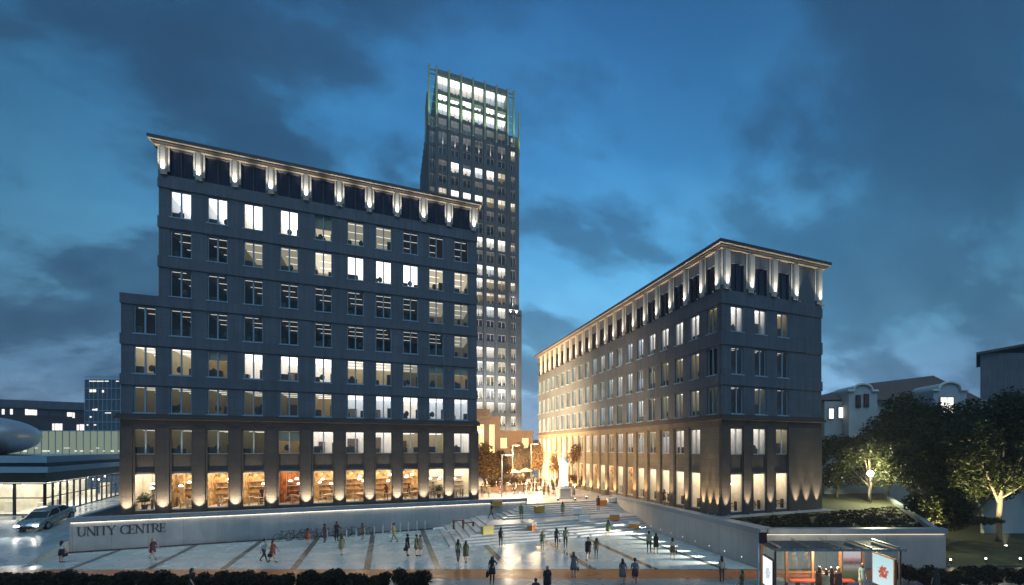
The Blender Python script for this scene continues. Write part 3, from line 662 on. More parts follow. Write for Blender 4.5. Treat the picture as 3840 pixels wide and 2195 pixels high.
b = MB(); b.box(9.1, 9.4, 120.66, 150, 2.1, 90.9); b.box(31.7, 32., 120.66, 150, 43.5, 90.9); b.box(32.3, 32.6, 120.3, 150, 2.1, 43.5); b.box(28.75, 32.6, 119.95, 150, 43.5, 43.8); b.box(9.4, 31.7, 149.7, 150, 2.1, 90.9); b.box(10.9, 11.2, 120.31, 145, 90.9, 102.3); b.box(28.45, 28.75, 120.31, 145, 90.9, 102.3); b.box(11.2, 28.45, 120.31, 145, 102., 102.3); b.box(9.1, 10.9, 120.35, 150, 90.9, 91.2); b.box(28.75, 32., 120.35, 150, 90.9, 91.2)
for k in range(9): b.box(9.0 - .25, 9.099, 122 + 3.2 * k, 122.5 + 3.2 * k, 2.1, 90.9 - 0.0 + (6.7 if k < 2 else 0))   # ribs on the flank
b.build('side_wall', M['tower'], TW)
b = MB(); b.box(10.7, 28.95, 119.75, 120.0, 101.26, 102.5); b.box(9.0, 10.7, 119.85, 120.0, 101.9, 102.15); b.box(28.95, 30.4, 119.85, 120., 101.9, 102.15); b.box(9.0, 10.7, 119.85, 120.0, 100.9, 101.1); b.box(28.95, 30.4, 119.85, 120., 100.9, 101.1); b.build('crown_beam', M['slate'], TW)
M['fin'] = pmat('pale_green_fin', (.30, .36, .22), .5, var=.08)
for x in (10.92, 13.9, 16.87, 19.84, 22.8, 25.78, 28.75):
    b = MB(); b.box(x - .22, x + .22, 119.25, 119.74, 84., 102.85); b.box(x - .17, x + .17, 119.55, 119.999, 2.1, 83.99); b.build('fin', M['fin'], TW) if 0 else None
    b2 = MB(); b2.box(x - .2, x + .2, 119.25, 119.74, 88., 102.85); b2.build('fin', M['fin'], TW)
    b3 = MB(); b3.box(x - .3, x + .3, 119.55, 119.997, 2.1, 91.); b3.build('pier', M['tower'], TW)
for x in (9.1, 30.35):
    b2 = MB(); b2.box(x - .2, x + .2, 119.3, 119.84, 88., 102.75); b2.build('fin', M['fin'], TW)
for x, y in ((31.95, 120.3), (8.85, 124.), (8.85, 127.2)):
    b2 = MB(); b2.box(x - .15, x + .15, y - .3, y + .3, 86., 97.6); b2.build('fin', M['fin'], TW)
b = MB()
for k in range(5): b.box(9.3, 10.7, 119.9, 120.0, 92.4 + k * 1.8, 92.5 + k * 1.8); b.box(28.95, 30.2, 119.9, 120.0, 92.4 + k * 1.8, 92.5 + k * 1.8)
b.build('crown_ladder', M['fin'], TW)
GRN = (.66, 1., .40)
for x in (9.1, 10.92, 13.9, 16.87, 19.84, 22.8, 25.78, 28.75, 30.35):
    spot('crown_beam_light', (x + .35, 117.6, 88.), (x, 119.4, 99.), 2200, GRN, 48, .8, .1)
for x, y in ((31.95, 118.2), (6.8, 124.5)): spot('crown_beam_light', (x, y, 85.), (min(x + 2, 31.95), max(y, 120), 95.), 2200, GRN, 45, .8, .1)
for c in (19.5, 24., 28.5): spot('tower_wash', (c, 112., 13.), (c, 120, 33), 24000, (1., .93, .82), 70, .9, .3)
specs = []
for i, (a, t, pat) in enumerate(TROWS):
    wd = 2.45 if i == 0 else (2.2 if i < 3 else 1.95)
    for j, k in enumerate(pat):
        sp = ((CX6[j], 120., a), 0., wd, t - a, k, 'base', 2.9, 2.5)
        if (a > 66 or (j >= 3 and a > 13)): window(TW, *sp)
        elif a > 13 and j >= 2 or a > 60: specs.append(sp)
    if i >= 3:
        specs.append(((30.35, 120.35 if a > 43 else 119.96, a), 0., 1.2, t - a, 'X' if pat[0] == 'X' else rnd.choice('ddMk' if a > 62 else ('dMBk' if a > 36 else 'MB')), 'base', 1.6, 2.2))
        if a > 60: specs.append(((9.95, 120.35, a), 0., 1.1, t - a, 'X' if pat[0] == 'X' else rnd.choice('kkd'), 'base', 1.5, 2.2))
merged_windows(TW, specs, 'far_windows')
for c in CX6:                                 # lit niche posts on the recessed storey below the crown
    b = MB(); b.box(c - .14, c + .14, 119.8, 119.96, 83.9, 87.2); b.build('niche_post', M['pil'], TW)
    spot('niche_beam', (c, 119.45, 83.5), (c, 119.8, 86.4), 260, (1., .97, .88), 40, .8, .05)
for x in (29.6, 31.2): spot('shoulder_beam', (x, 119.7, 44.0), (x, 120.4, 50), 3500, (1., .93, .85), 60, .9, .1)
for c in (18.35, 21.3, 24.3, 27.3, 29.6, 31.9): spot('tower_wash', (c, 118.6, 9.), (c, 120, 24), 15000, (1., .84, .62), 60, .9, .2)

# ------------------------------------------------------------------ stepped annex at the tower foot
def onY(px, py, Y): r = ray(px, py); return Vector((0, 0, EYE)) + r * (Y / r.y)
AX = empty('annex_building', (18, 100, UP), 'low stepped orange-lit stone building at the foot of the tower', 'building')
M['annex'] = pmat('warm_stone', (.24, .14, .085), .7, var=.1, vs=.8, joints=(1.1, .7, .012))
YA = 100.
xa = [onY(p, 1600, YA).x for p in (1740, 1834, 1876, 1999)]; za = [onY(p, q, YA).z for p, q in ((1800, 1535), (1855, 1562), (1940, 1616))]
fa = Facade((0, YA, 0), 0.)
g = lambda px: onY(px, 1600, YA).x
gz = lambda py: onY(1860, py, YA).z
fa.row(xa[0], xa[1], UP, za[0], [(g(1800), g(1816) - g(1783), gz(1705), gz(1592))], 0., .4)
fa.row(xa[1] + .001, xa[2], UP, za[1], [(g(1845), g(1856) - g(1834.6), gz(1705), gz(1592))], .0, .4)
fa.row(xa[2] + .001, xa[3], UP, za[2], [(g(1889), g(1902) - g(1876.6), gz(1682), gz(1642)), (g(1970), g(1983) - g(1957), gz(1682), gz(1642))], .0, .4)
fa.box(xa[0] - .1, xa[1] + .15, -.15, .4, za[0] - .5, za[0] + .08); fa.box(xa[1] + .16, xa[2] + .15, -.15, .4, za[1] - .4, za[1] + .06); fa.box(xa[2] + .16, xa[3] + .15, -.15, .4, za[2] - .4, za[2] + .06)
fa.build('wall', M['annex'], AX)
b = MB(); b.box(xa[0], xa[1] - .3, YA + .41, YA + 12, za[0] - .3, za[0] - .05); b.box(xa[1] - .3, xa[2] - .3, YA + .41, YA + 12, za[1] - .3, za[1] - .05); b.box(xa[2] - .3, xa[3] - .02, YA + .41, YA + 12, za[2] - .3, za[2] - .05); b.box(xa[3] - .3, xa[3] - .02, YA + .41, YA + 12, UP, za[2] - .31); b.build('roof', M['annex'], AX)
M['yel'] = emat('yellow_lit_hall', (1., .80, .32), 1.7)
for p0, p1, y0, y1, kk in ((1783, 1816, 1705, 1592, 'S'), (1834.6, 1856, 1705, 1592, 'S'), (1876.6, 1902, 1682, 1642, 'S'), (1957, 1983, 1682, 1642, 'W')):
    wd = round(g(p1) - g(p0), 2); o = add(win_mesh(wd, round(gz(y1) - gz(y0), 2), 'base'), 'window', AX, Vector((g((p0 + p1) / 2), YA, gz(y0))) - AX.location)
    b = MB(); b.face([(-wd / 2, .3, 0), (wd / 2, .3, 0), (wd / 2, .3, gz(y1) - gz(y0)), (-wd / 2, .3, gz(y1) - gz(y0))]); b.build('pane', M['yel'], o, loc=(0, 0, 0))
wl = empty('wall_lamp', (9.6, 53.4, 10.4), 'bright wall lamp glowing beside the corner of the tall office block', 'lamp')
b = MB(); b.box(9.16, 9.5, 53.35, 53.45, 10.36, 10.44); b.build('bracket', M['dmetal'], wl); b = MB(); b.lathe([(.05, -.2), (.16, -.12), (.2, 0), (.16, .12), (.05, .2)], 12, (9.66, 53.4, 10.4)); b.build('globe', M['lamp'], wl, smooth=True)
spot('wall_lamp_beam', (9.95, 53.4, 10.4), (26, 62, 9), 14000, (1., .74, .42), 150, .6, .3)
added_flood = empty('wall_lamp', (9.5, 76, 12), 'added floodlight hidden on the flank of the tall office block to warm the right block', 'lamp'); b = MB(); b.box(9.16, 9.4, 75.9, 76.1, 11.9, 12.1); b.build('bracket', M['dmetal'], added_flood); b = MB(); b.box(9.41, 9.6, 75.6, 76.4, 11.8, 12.2); b.build('housing', M['dmetal'], added_flood)  # unseen fixture, added to throw a golden wash on the right block
spot('wall_lamp_beam', (9.9, 76, 12), (27.4, 80, 13), 90000, (1., .70, .36), 120, .7, .4)


# ------------------------------------------------------------------ shopping centre on the left edge
ML = empty('shopping_centre', (-32, 66, UP), 'low glazed shopping centre with stacked canopy roofs and rounded silver roof pod', 'building')
C0 = Vector((-30.1, 60.8, 0)); C1 = Vector((-34.3, 86.5, 0)); CL = C0 + Vector((-.919, .394, 0)) * 26
def seg(p, q, n, b, z0, z1, t, off=0., m=0):
    p, q = Vector((p.x, p.y, 0)), Vector((q.x, q.y, 0)); d = (q - p).normalized(); nn = Vector((-d.y, d.x, 0))
    for k in range(n + 1):
        c = p.lerp(q, k / n) + nn * off; b.obox((c.x, c.y, (z0 + z1) / 2), d * t, nn * t, Vector((0, 0, (z1 - z0) / 2)), m)
b = MB(); seg(C0, C1, 15, b, UP, 5.15, .07); seg(C0, CL, 9, b, UP, 5.15, .08)
for p, q in ((C0, C1), (C0, CL)):
    for z in (3.75, UP + .06, 5.1): d = (q - p) / 2; b.obox(((p + q) / 2) + Vector((0, 0, z)), d, Vector((-d.y, d.x, 0)).normalized() * .04, (0, 0, .05))
b.build('mullions', M['darkframe'], ML)
M['mallin'] = [pmat('mall_inner_wall', (.70, .66, .52), .8, var=.25, vs=.5), emat('mall_ceiling', (1., .96, .84), 4.2), pmat('mall_floor', (.5, .48, .42), .4), emat('mall_lamp', (1., .95, .85), 7.)]
b = MB(); inn = Vector((-.5, .12, 0)) ; n1_ = Vector((-.985, -.16, 0)); 
P = [CL, C0, C1]; Q = [CL + Vector((.0, 5.5, 0)), C0 + Vector((-4.5, 5.0, 0)), C1 + Vector((-4.5, .6, 0))]
for k in range(2):
    b.face([(Q[k].x, Q[k].y, UP), (Q[k + 1].x, Q[k + 1].y, UP), (Q[k + 1].x, Q[k + 1].y, 5.2), (Q[k].x, Q[k].y, 5.2)])
    b.face([(P[k].x, P[k].y, 5.18), (P[k + 1].x, P[k + 1].y, 5.18), (Q[k + 1].x, Q[k + 1].y, 5.18), (Q[k].x, Q[k].y, 5.18)], 1)
    b.face([(P[k].x, P[k].y, UP + .02), (P[k + 1].x, P[k + 1].y, UP + .02), (Q[k + 1].x, Q[k + 1].y, UP + .02), (Q[k].x, Q[k].y, UP + .02)], 2)
    for i in range(14):
        f = i / 14 + .03; c = P[k].lerp(P[k + 1], f); e = Q[k].lerp(Q[k + 1], f); x = c.lerp(e, rnd.uniform(.3, .9))
        if i % 3: b.box(x.x - .4, x.x + .4, x.y - .3, x.y + .3, UP + .03, UP + rnd.uniform(.7, 2.1), 0)
        b.lathe([(.03, .1), (.13, 0), (.03, -.1)], 8, (x.x, x.y, rnd.uniform(4.2, 4.9)), 3)
b.build('interior', M['mallin'], ML)
b = MB()
for p, q in ((C0, C1), (CL, C0)): b.face([(p.x, p.y, UP), (q.x, q.y, UP), (q.x, q.y, 5.1), (p.x, p.y, 5.1)])
b.build('shop_glazing', M['glass'], ML)
def slab(z0, z1, o, m, nm):
    n0 = Vector((.985, .16, 0)); n2 = Vector((-.394, -.919, 0)); b = MB()
    a = CL + n2 * o; c = C0 + n2 * o + Vector((.98, .0, 0)) * o; d = C1 + n0 * o
    b.prism([a.xy, c.xy, d.xy, (C1.x - 22, C1.y), (CL.x, CL.y + 25)], z0, z1); return b.build(nm, m, ML)
M['olive'] = pmat('fascia_board', (.055, .06, .035), .5, var=.3, vs=.4)
M['canopy'] = pmat('canopy_metal', (.30, .42, .52), .35, var=.08, vs=.4)
slab(5.2, 6.15, .25, M['olive'], 'fascia'); slab(6.2, 6.75, 1.5, M['canopy'], 'canopy'); slab(6.8, 7.1, .3, M['dmetal'], 'roof_band'); slab(7.12, 7.75, 1.0, M['canopy'], 'canopy')
# illuminated green glass storey
M['greenglass'] = [emat('green_lit_glass', (.42, .52, .40), .52), emat('green_strip', (.85, .95, .75), 1.0), M['frame']]
b = MB(); p, q = at(0, 1707, 62), at(470, 1712, 62); p.z = q.z = 7.76; d = (q - p); nn = Vector((-d.y, d.x, 0)).normalized()
b.face([p, q, q + Vector((0, 0, 3.0)), p + Vector((0, 0, 3.0))], 0)
for k in range(19): c = p.lerp(q, k / 18); b.obox(c + Vector((0, 0, 1.5)), d.normalized() * .035, nn * .06, (0, 0, 1.5), 2)
for k in range(16):
    c = p.lerp(q, (k + .5 + rnd.uniform(-.3, .3)) / 16) - nn * .05; b.obox(c + Vector((0, 0, .35 + (.4 if k % 4 == 0 else 0))), d.normalized() * rnd.uniform(.1, .45), nn * .02, (0, 0, rnd.uniform(.04, .13)), 1)
b.obox(p.lerp(q, .5) + Vector((0, 0, 3.06)), d / 2, nn * .2, (0, 0, .06), 2)
b.build('glass_storey', M['greenglass'], ML)
pc = at(-82, 1636, 54); b = MB()
prof = [(0.02, -1), *[(math.sin(math.pi * k / 14), -math.cos(math.pi * k / 14)) for k in range(1, 14)], (.02, 1)]
b.lathe([(5.1 * r, 2.35 * z) for r, z in prof], 40, pc, 0, 1., .8); b.build('roof_pod', pmat('pod_metal', (.46, .53, .56), .38, metal=.45, var=.06), ML, smooth=True)
b = MB()
for k in range(12): z = .0
# ------------------------------------------------------------------ dark blocks behind it
DB = empty('apartment_block', (-62, 105, UP), 'dark long flat-roofed block behind the shopping centre with few lit windows', 'building')
a0, a1 = at(-120, 1500, 112), at(330, 1500, 118); zt0, zt1 = at(-120, 1494, 112).z, at(330, 1512, 118).z
b = MB(); d = (a1 - a0); d.z = 0; u = d.normalized(); nn = Vector((-u.y, u.x, 0))
b.prism([a0.xy, a1.xy, (a1 + nn * 20).xy, (a0 + nn * 20).xy], UP, [zt0, zt1, zt1, zt0]); b.build('wall', pmat('dark_maroon_wall', (.075, .05, .055), .7, var=.15, vs=.5), DB)
b = MB(); b.prism([(a0 - nn * .4).xy, (a1 - nn * .4).xy, (a1 + nn * 20.5).xy, (a0 + nn * 20.5).xy], [zt0 - 1.9, zt1 - 1.9, zt1 - 1.9, zt0 - 1.9], [zt0 + .05, zt1 + .05, zt1 + .05, zt0 + .05]); b.build('parapet', M['slate'], DB)
M['litw'] = emat('lit_far_window', (1., .96, .88), 1.4); M['dimw'] = pmat('dark_far_window', (.05, .05, .075), .15, var=.2)
for px, py, wpx, hpx, lit in ((14, 1545, 7, 20, 1), (30, 1545, 12, 20, 0), (45, 1545, 7, 20, 1), (102, 1546, 8, 22, 1), (119, 1547, 17, 20, 1), (135, 1548, 8, 20, 1), (165, 1551, 30, 20, 0), (217, 1555, 30, 20, 0), (262, 1555, 14, 16, 1), (277, 1558, 6, 20, 1), (308, 1558, 16, 18, 0), (172, 1598, 30, 24, 0), (202, 1602, 6, 26, 1), (217, 1602, 13, 26, 1), (231, 1602, 6, 26, 1), (263, 1600, 26, 22, 0), (293, 1604, 6, 22, 1), (308, 1604, 13, 24, 1)):
    t = (px + 120) / 450; zc = 112 + 6 * t; c = at(px, py, zc); s = zc / FPX * .5
    base_ = a0.lerp(a1, t); b = MB(); cc = Vector((c.x, c.y, c.z)); off = nn * ((base_ - cc).dot(nn) - .06)
    b.obox(cc + off, u * wpx * s, nn * .04, (0, 0, hpx * s)); b.build('window', M['litw'] if lit else M['dimw'], DB)
GT = empty('glass_tower', (-58, 92, UP), 'blue-grey glass office cube rising behind the shopping centre', 'building')
a0, a1 = at(319, 1500, 108), at(520, 1500, 108); zt = at(319, 1424, 108).z
d = a1 - a0; d.z = 0; u = d.normalized(); nn = Vector((-u.y, u.x, 0))
b = MB(); b.prism([a0.xy, a1.xy, (a1 + nn * 14).xy, (a0 + nn * 14).xy], UP, zt); b.build('glass_wall', pmat('grey_blue_glass', (.055, .085, .11), .18, var=.35, vs=.35, spec=.7), GT)
b = MB()
for k in range(9): z = UP + 2. + k * (zt - UP - 1.4) / 8.; b.obox(((a0 + a1) / 2).xy.to_3d() - nn * .07 + Vector((0, 0, z)), d / 2, nn * .05, (0, 0, .08))
for k in range(13): c = a0.lerp(a1, k / 12); b.obox(Vector((c.x, c.y, (UP + zt) / 2)) - nn * .05, u * .05, nn * .04, (0, 0, (zt - UP) / 2))
b.build('mullions', M['canopy'], GT)
for px, py, wpx, hpx in ((325 + 22, 1430, 24, 3), (375, 1430, 26, 3), (400, 1430, 14, 3), (440, 1430, 10, 3), (341, 1466, 10, 10), (354, 1466, 11, 10), (386, 1468, 6, 9), (352, 1537, 12, 5), (362, 1537, 6, 9), (340, 1564, 6, 5), (405, 1549, 22, 3), (328, 1594, 5, 5), (356, 1594, 8, 4)):
    c = at(px, py, 107.9); s = 108 / FPX * .5; b = MB(); b.obox(c, u * wpx * s, nn * .02, (0, 0, hpx * s)); b.build('lit_window', M['litw'], GT)

# ------------------------------------------------------------------ pale houses behind the trees on the right
HS = empty('villa', (62, 60, 2.8), 'large pale villa with tiled hip roof and rounded dormer gables', 'house')
M['render'] = pmat('pale_render', (.42, .47, .50), .75, var=.07, vs=.8); M['tiles'] = pmat('roof_tiles', (.11, .075, .07), .8, var=.2, vs=2., bump=.4, bs=12)
ZH = 60.
def hx(px, py=1500, zc=ZH): return at(px, py, zc)
def hbox(b, px0, px1, py0, py1, z0, depth, m=0, rad=False):       # block facing the square; top/bottom given as heights in the photo
    p, q = at(px0, py0, z0), at(px1, py0, z0); zt = p.z; zb = at(px0, py1, z0).z
    dv = FW * depth if not rad else p.xy.to_3d().normalized() * depth
    b.prism([p.xy, q.xy, (q.xy.to_3d() + dv).xy, (p.xy.to_3d() + dv).xy], zb, zt, m)
b = MB(); hbox(b, 3060, 3700, 1500, 1900, 60.8, 16); hbox(b, 3092, 3185, 1506, 1900, 60, 2); b.build('wall', M['render'], HS)
b = MB(); e = [at(3050, 1505, 60), at(3690, 1462, 60), at(3690, 1462, 60) + FW * 18, at(3050, 1505, 60) + FW * 18]
for p in e: p.z = at(3050, 1500, 60).z
r0, r1 = at(3235, 1441, 66), at(3500, 1409, 66); 
b.face([e[0], e[1], r1, r0]); b.face([e[1], e[2], r1]); b.face([e[2], e[3], r0, r1]); b.face([e[3], e[0], r0]); b.face(e[::-1]); b.build('roof', M['tiles'], HS)
def dormer(px0, px1, pyb, pys, pyt, zc):
    b = MB(); n = 14; pts = []; wm = (px0 + px1) / 2; hw = (px1 - px0) / 2
    pts = [(px0, pyb), (px1, pyb), (px1, pys), (px1 - hw * .35, pys)] + [(wm + hw * .62 * math.cos(math.pi * k / n), pys - 6 - (pys - 6 - pyt) * math.sin(math.pi * k / n)) for k in range(n + 1)] + [(px0 + hw * .35, pys), (px0, pys)]
    fr = [at(x, y, zc) for x, y in pts]; bk = [p + FW * 5 for p in fr]; i = len(b.v); m = len(fr)
    b.v += [tuple(p) for p in fr + bk]; b.f.append(tuple(range(i, i + m))); b.m.append(0); b.f.append(tuple(i + m + k for k in reversed(range(m)))); b.m.append(0)
    for k in range(m): b.f.append((i + k, i + (k + 1) % m, i + m + (k + 1) % m, i + m + k)); b.m.append(0)
    return b.build('dormer', M['render'], HS)
def trim_arc(px0, px1, pys, pyt, zc):
    b = MB(); wm = (px0 + px1) / 2; hw = (px1 - px0) / 2; n = 14
    pts = [at(px0 - 4, pys, zc), at(px0 + hw * .36, pys, zc)] + [at(wm - hw * .64 * math.cos(math.pi * k / n), pys - 6 - (pys - 6 - pyt) * math.sin(math.pi * k / n), zc) for k in range(n + 1)] + [at(px1 - hw * .36, pys, zc), at(px1 + 4, pys, zc)]
    b.tube(pts, .16, 6); b.build('cornice', M['white'], HS)
d1 = dormer(3183, 3290, 1640, 1466, 1441, 58.5); trim_arc(3183, 3290, 1466, 1441, 58.4)
d2 = dormer(3500, 3625, 1640, 1464, 1434, 57.); trim_arc(3500, 3625, 1464, 1434, 56.9)
for px, py, wpx, hpx, lit, zc in ((3117, 1552, 17, 38, 1, 59.9), (3154, 1548, 19, 40, 1, 59.9), (3219, 1505, 15, 42, 0, 58.4), (3249, 1502, 15, 44, 0, 58.4), (3538, 1528, 22, 74, 1, 56.9), (3563, 1528, 22, 74, 1, 56.9), (3118, 1784, 17, 50, 1, 59.9), (3154, 1793, 19, 44, 1, 59.9)):
    c = at(px, py, zc); s = zc / FPX * .5; b = MB(); b.obox(c, RT * (wpx + 5) * s, FW * .03, (0, 0, (hpx + 5) * s)); o = b.build('window', M['darkframe'], HS)
    b = MB(); b.obox(c - FW * .05, RT * wpx * s, FW * .02, (0, 0, hpx * s)); b.build('pane', M['litw'] if lit else pmat('red_dark_pane', (.07, .03, .035), .3), o)
H2 = empty('grey_house', (85, 50, 3.), 'plain dark grey gable wall with thin roof at the right edge', 'house')
b = MB(); hbox(b, 3676, 3990, 1324, 1900, 62, 12, 0, True); b.build('wall', M['slate'], H2)
b = MB(); p, q = at(3661, 1322, 61.5), at(3990, 1262, 61.5); dv = p.xy.to_3d().normalized() * 13; b.prism([p.xy, q.xy, (q.xy.to_3d() + dv).xy, (p.xy.to_3d() + dv).xy], [p.z - .3, q.z - .3, q.z - .3, p.z - .3], [p.z, q.z, q.z, p.z]); b.build('roof', M['tiles'], H2)
GWl = empty('garden_wall', cz(40, 46, 0), 'pale low garden wall behind the lawn at the right edge', 'wall')
b = MB(); p, q = at(3690, 1900, 46), at(4000, 1900, 46); b.prism([p.xy, q.xy, (q.xy.to_3d() + FW * .4).xy, (p.xy.to_3d() + FW * .4).xy], 0, 4.4); b.build('wall', M['render'], GWl)
b = MB(); b.prism([(p - FW * .08).xy, q.xy, (q.xy.to_3d() + FW * .5).xy, (p.xy.to_3d() + FW * .5).xy], 4.402, 4.52); b.build('coping', M['coping'], GWl)

# ================================================================== TREES AND PLANTS
def leaf_cloud(blobs, n, size, seed, flat=1.):
    r = random.Random(seed); b = MB()
    tot = sum(x[3] ** 2 for x in blobs)
    for cx, cy_, cz_, rad in blobs:
        for _ in range(int(n * rad ** 2 / tot)):
            v = Vector((r.gauss(0, 1), r.gauss(0, 1), r.gauss(0, 1))).normalized() * rad * (r.random() ** .42)
            c = Vector((cx, cy_, cz_)) + Vector((v.x, v.y, v.z * flat)); s = size * r.uniform(.6, 1.35)
            a = Vector((r.gauss(0, 1), r.gauss(0, 1), r.gauss(0, .6))).normalized(); q = a.cross(Vector((r.gauss(0, 1), r.gauss(0, 1), r.gauss(0, 1)))).normalized()
            b.face([c - a * s, c - q * s * .45, c + a * s, c + q * s * .45])
    return b
def tree(name, loc, h, trunk, rad, label, leafm, n=3500, size=.14, seed=1, group=None, cat='tree'):
    r = random.Random(seed); t = empty(name, loc, label, cat, group)
    b = MB(); tr = .03 * h * .5 + .04
    b.tube([(0, 0, 0), (r.uniform(-.1, .1), 0, trunk * .5), (r.uniform(-.15, .15), r.uniform(-.1, .1), trunk), (0, 0, trunk + (h - trunk) * .6)], [tr * 1.3, tr, tr * .85, tr * .25], 8)
    blobs = []
    nb = 16
    for k in range(nb):
        a = 2.4 * k + r.uniform(-.4, .4); f = r.uniform(.05, 1.); zz_ = trunk + (h - trunk) * (.12 + .8 * f); rr = rad * math.sqrt(max(.1, 1 - (2 * f - .85) ** 2)) * r.uniform(.45, .8)
        c = (math.cos(a) * rr, math.sin(a) * rr, zz_); blobs.append((*c, rad * r.uniform(.28, .48)))
        if k % 2 == 0: b.tube([(0, 0, trunk * r.uniform(.8, 1.05)), (c[0] * .5, c[1] * .5, (trunk + c[2]) / 2), c], [tr * .5, tr * .32, tr * .1], 5)
    b.build('trunk', M['tree_bark'], t, loc=(0, 0, 0), smooth=True)
    leaf_cloud(blobs, n, size, seed).build('crown', leafm, t, loc=(0, 0, 0)); return t
# autumn trees on the upper square
for k, (px, py, tx, h, rad, lab) in enumerate(((1815, 1850, 0, 6.8, 2.9, 'round-crowned orange-lit tree beside the corner of the tall office block'), (1868, 1838, 0, 5.6, 1.9, 'smaller orange-lit tree behind the leftmost lamp post'), (1942, 1800, 0, 7.2, 2.4, 'orange-lit tree in front of the tower annex'), (1990, 1795, 0, 7.0, 2.3, 'orange-lit tree closing the far end of the square'),
        (2035, 1803, 0, 7.4, 2.9, 'orange-lit tree left of the white statue'), (2110, 1815, 0, 7.4, 2.7, 'orange-lit tree standing right behind the white statue'), (2196, 1832, 0, 7.2, 2.9, 'orange-lit tree in a stone planter right of the white statue'))):
    p = on_z(px, py, UP); tree('plaza_tree', p, h, 1.9, rad, lab, M['leafw'], 4200, .18, 20 + k, 'autumn trees on the upper square')
# big dark trees on the right
for k, (px, zc, z, h, tr, rad, n, lab) in enumerate((
        (3745, 42, .0, 13.0, 4.3, 5.2, 16000, 'tall tree with floodlit trunk before the garden wall'), (3430, 52, 2.5, 11.4, 2.2, 5.2, 16000, 'broad dark tree in front of the pale villa roof'), (3590, 49, 2.3, 10.8, 2.2, 5.0, 15000, 'dark tree below the lit tall villa window'),
        (3262, 51.5, 2.5, 7.6, 2.0, 3.4, 7000, 'young tree wrapped around the glowing street lamp'), (3520, 38.5, .4, 5.4, 1.0, 2.1, 5000, 'small lit tree behind the end of the front wall'), (3140, 56, 2.5, 7.6, 1.0, 3.2, 6000, 'shadowy tree between the right office block and villa'), (3850, 48, .6, 11.5, 2.2, 5.4, 14000, 'dark tree at the right edge beneath the grey house'),
        (3330, 54, 2.5, 8.0, 1.4, 3.8, 11000, 'dark bushy tree between the glowing lamp and villa'), (3660, 45, 1.0, 8.6, 1.4, 3.8, 10000, 'low dark tree left of the tall floodlit tree'), (3480, 45, 2.3, 7.6, 1.2, 3.6, 9000, 'low dark tree behind the lawn edge'))):
    p = at(px, 1681, zc); tree('garden_tree', (p.x, p.y, z), h, tr, rad, lab, M['leaf'], n, .19, 40 + k, 'trees in the dark garden')
def shrub(name, loc, rad, h, label, m, n, size, seed, group, sx=1.):
    r = random.Random(seed); bl = [(r.uniform(-1, 1) * rad * sx, r.uniform(-.6, .6) * rad, h * r.uniform(.25, .7), h * r.uniform(.28, .42)) for _ in range(9)]
    t = empty(name, loc, label, 'shrub', group); b = MB()
    for q in bl[:5]: b.tube([(q[0] * .3, q[1] * .3, 0), (q[0] * .8, q[1] * .8, q[2])], [.04, .015], 5)
    b.build('stem', M['tree_bark'], t, loc=(0, 0, 0)); leaf_cloud(bl, n, size, seed).build('foliage', m, t, loc=(0, 0, 0)); return t
# dark hedge along the street in the foreground, left
def hedge(u0, u1, zc0, zc1, h, label, seed, n):
    r = random.Random(seed); bl = []; L = u1 - u0
    for k in range(int(L * 7)):
        p = cz(u0 + L * r.random(), r.uniform(zc0, zc1)); hh = h * (.80 + .10 * math.sin(p.x * 1.3) + r.uniform(-.18, .14)); bl.append((p.x, p.y, hh * .62, hh * .36))
    c = cz((u0 + u1) / 2, (zc0 + zc1) / 2); t = empty('hedge', c, label, 'hedge', 'dark hedges along the street')
    leaf_cloud(bl, n, .10, seed).build('foliage', M['leafd'], t)
    b = MB()
    for q in bl[::3]: b.tube([(q[0], q[1], 0), (q[0] + .1, q[1], q[2])], .03, 5)
    b.build('stem', M['tree_bark'], t); return t
hedge(-40, -9.0, 26.6, 27.8, 1.35, 'long dark hedge along the lower left edge of the plaza', 3, 70000)
hedge(19.5, 34, 27.4, 29.2, 1.35, 'dark hedge right of the bus shelter', 4, 24000)
hedge(21.6, 23., 29.0, 29.6, .8, 'low end of dark planting against the front wall', 5, 1500)
# planting strip at the foot of the right building and ground cover on the bank
r = random.Random(9); bl = []
for _ in range(1100):
    x = r.uniform(25.5, 48); y = r.uniform(21.5, 31.2)
    if y > 25.6 - (x - 24.) * .40 + .8 and not (x < 27.2): bl.append((x, y, 2.40, r.uniform(.18, .32)))
tag(leaf_cloud(bl, 42000, .09, 9, .6).build('ground_cover', M['leafd']), kind='stuff')

# ================================================================== LAMPS, STATUE, FURNITURE
M['lpost'] = pmat('grey_post_paint', (.13, .13, .13), .5, var=.05)
def lamp_post(loc, h, rz, label, power, colr=(1., .74, .42), arm=1.3):
    t = empty('street_lamp', loc, label, 'street lamp', 'lamp posts on the upper square', rz)
    b = MB(); b.box(-.14, .14, -.14, .14, 0, .12); b.box(-.07, .07, -.07, .07, .12, h); b.build('pole', M['lpost'], t, loc=(0, 0, 0))
    b = MB(); b.box(.071, arm, -.06, .06, h - .14, h - .02); b.build('arm', M['lpost'], t, loc=(0, 0, 0))
    b = MB(); b.box(.45, arm - .05, -.055, .055, h - .17, h - .141); b.build('lamp_head', M['lamp'], t, loc=(0, 0, 0))
    power *= 4.2; colr = (1., .66, .32) if power > 5600 else (1., .78, .52); p = Vector(loc) + Matrix.Rotation(rz, 3, 'Z') @ Vector((arm * .7, 0, h - .35))
    point('street_lamp_light', p, power * .20, colr, .5); spot('street_lamp_beam', p, p - Vector((0, 0, 5)), power * 1.9, colr, 160, .6, .4); return t
YAWR = -YAW
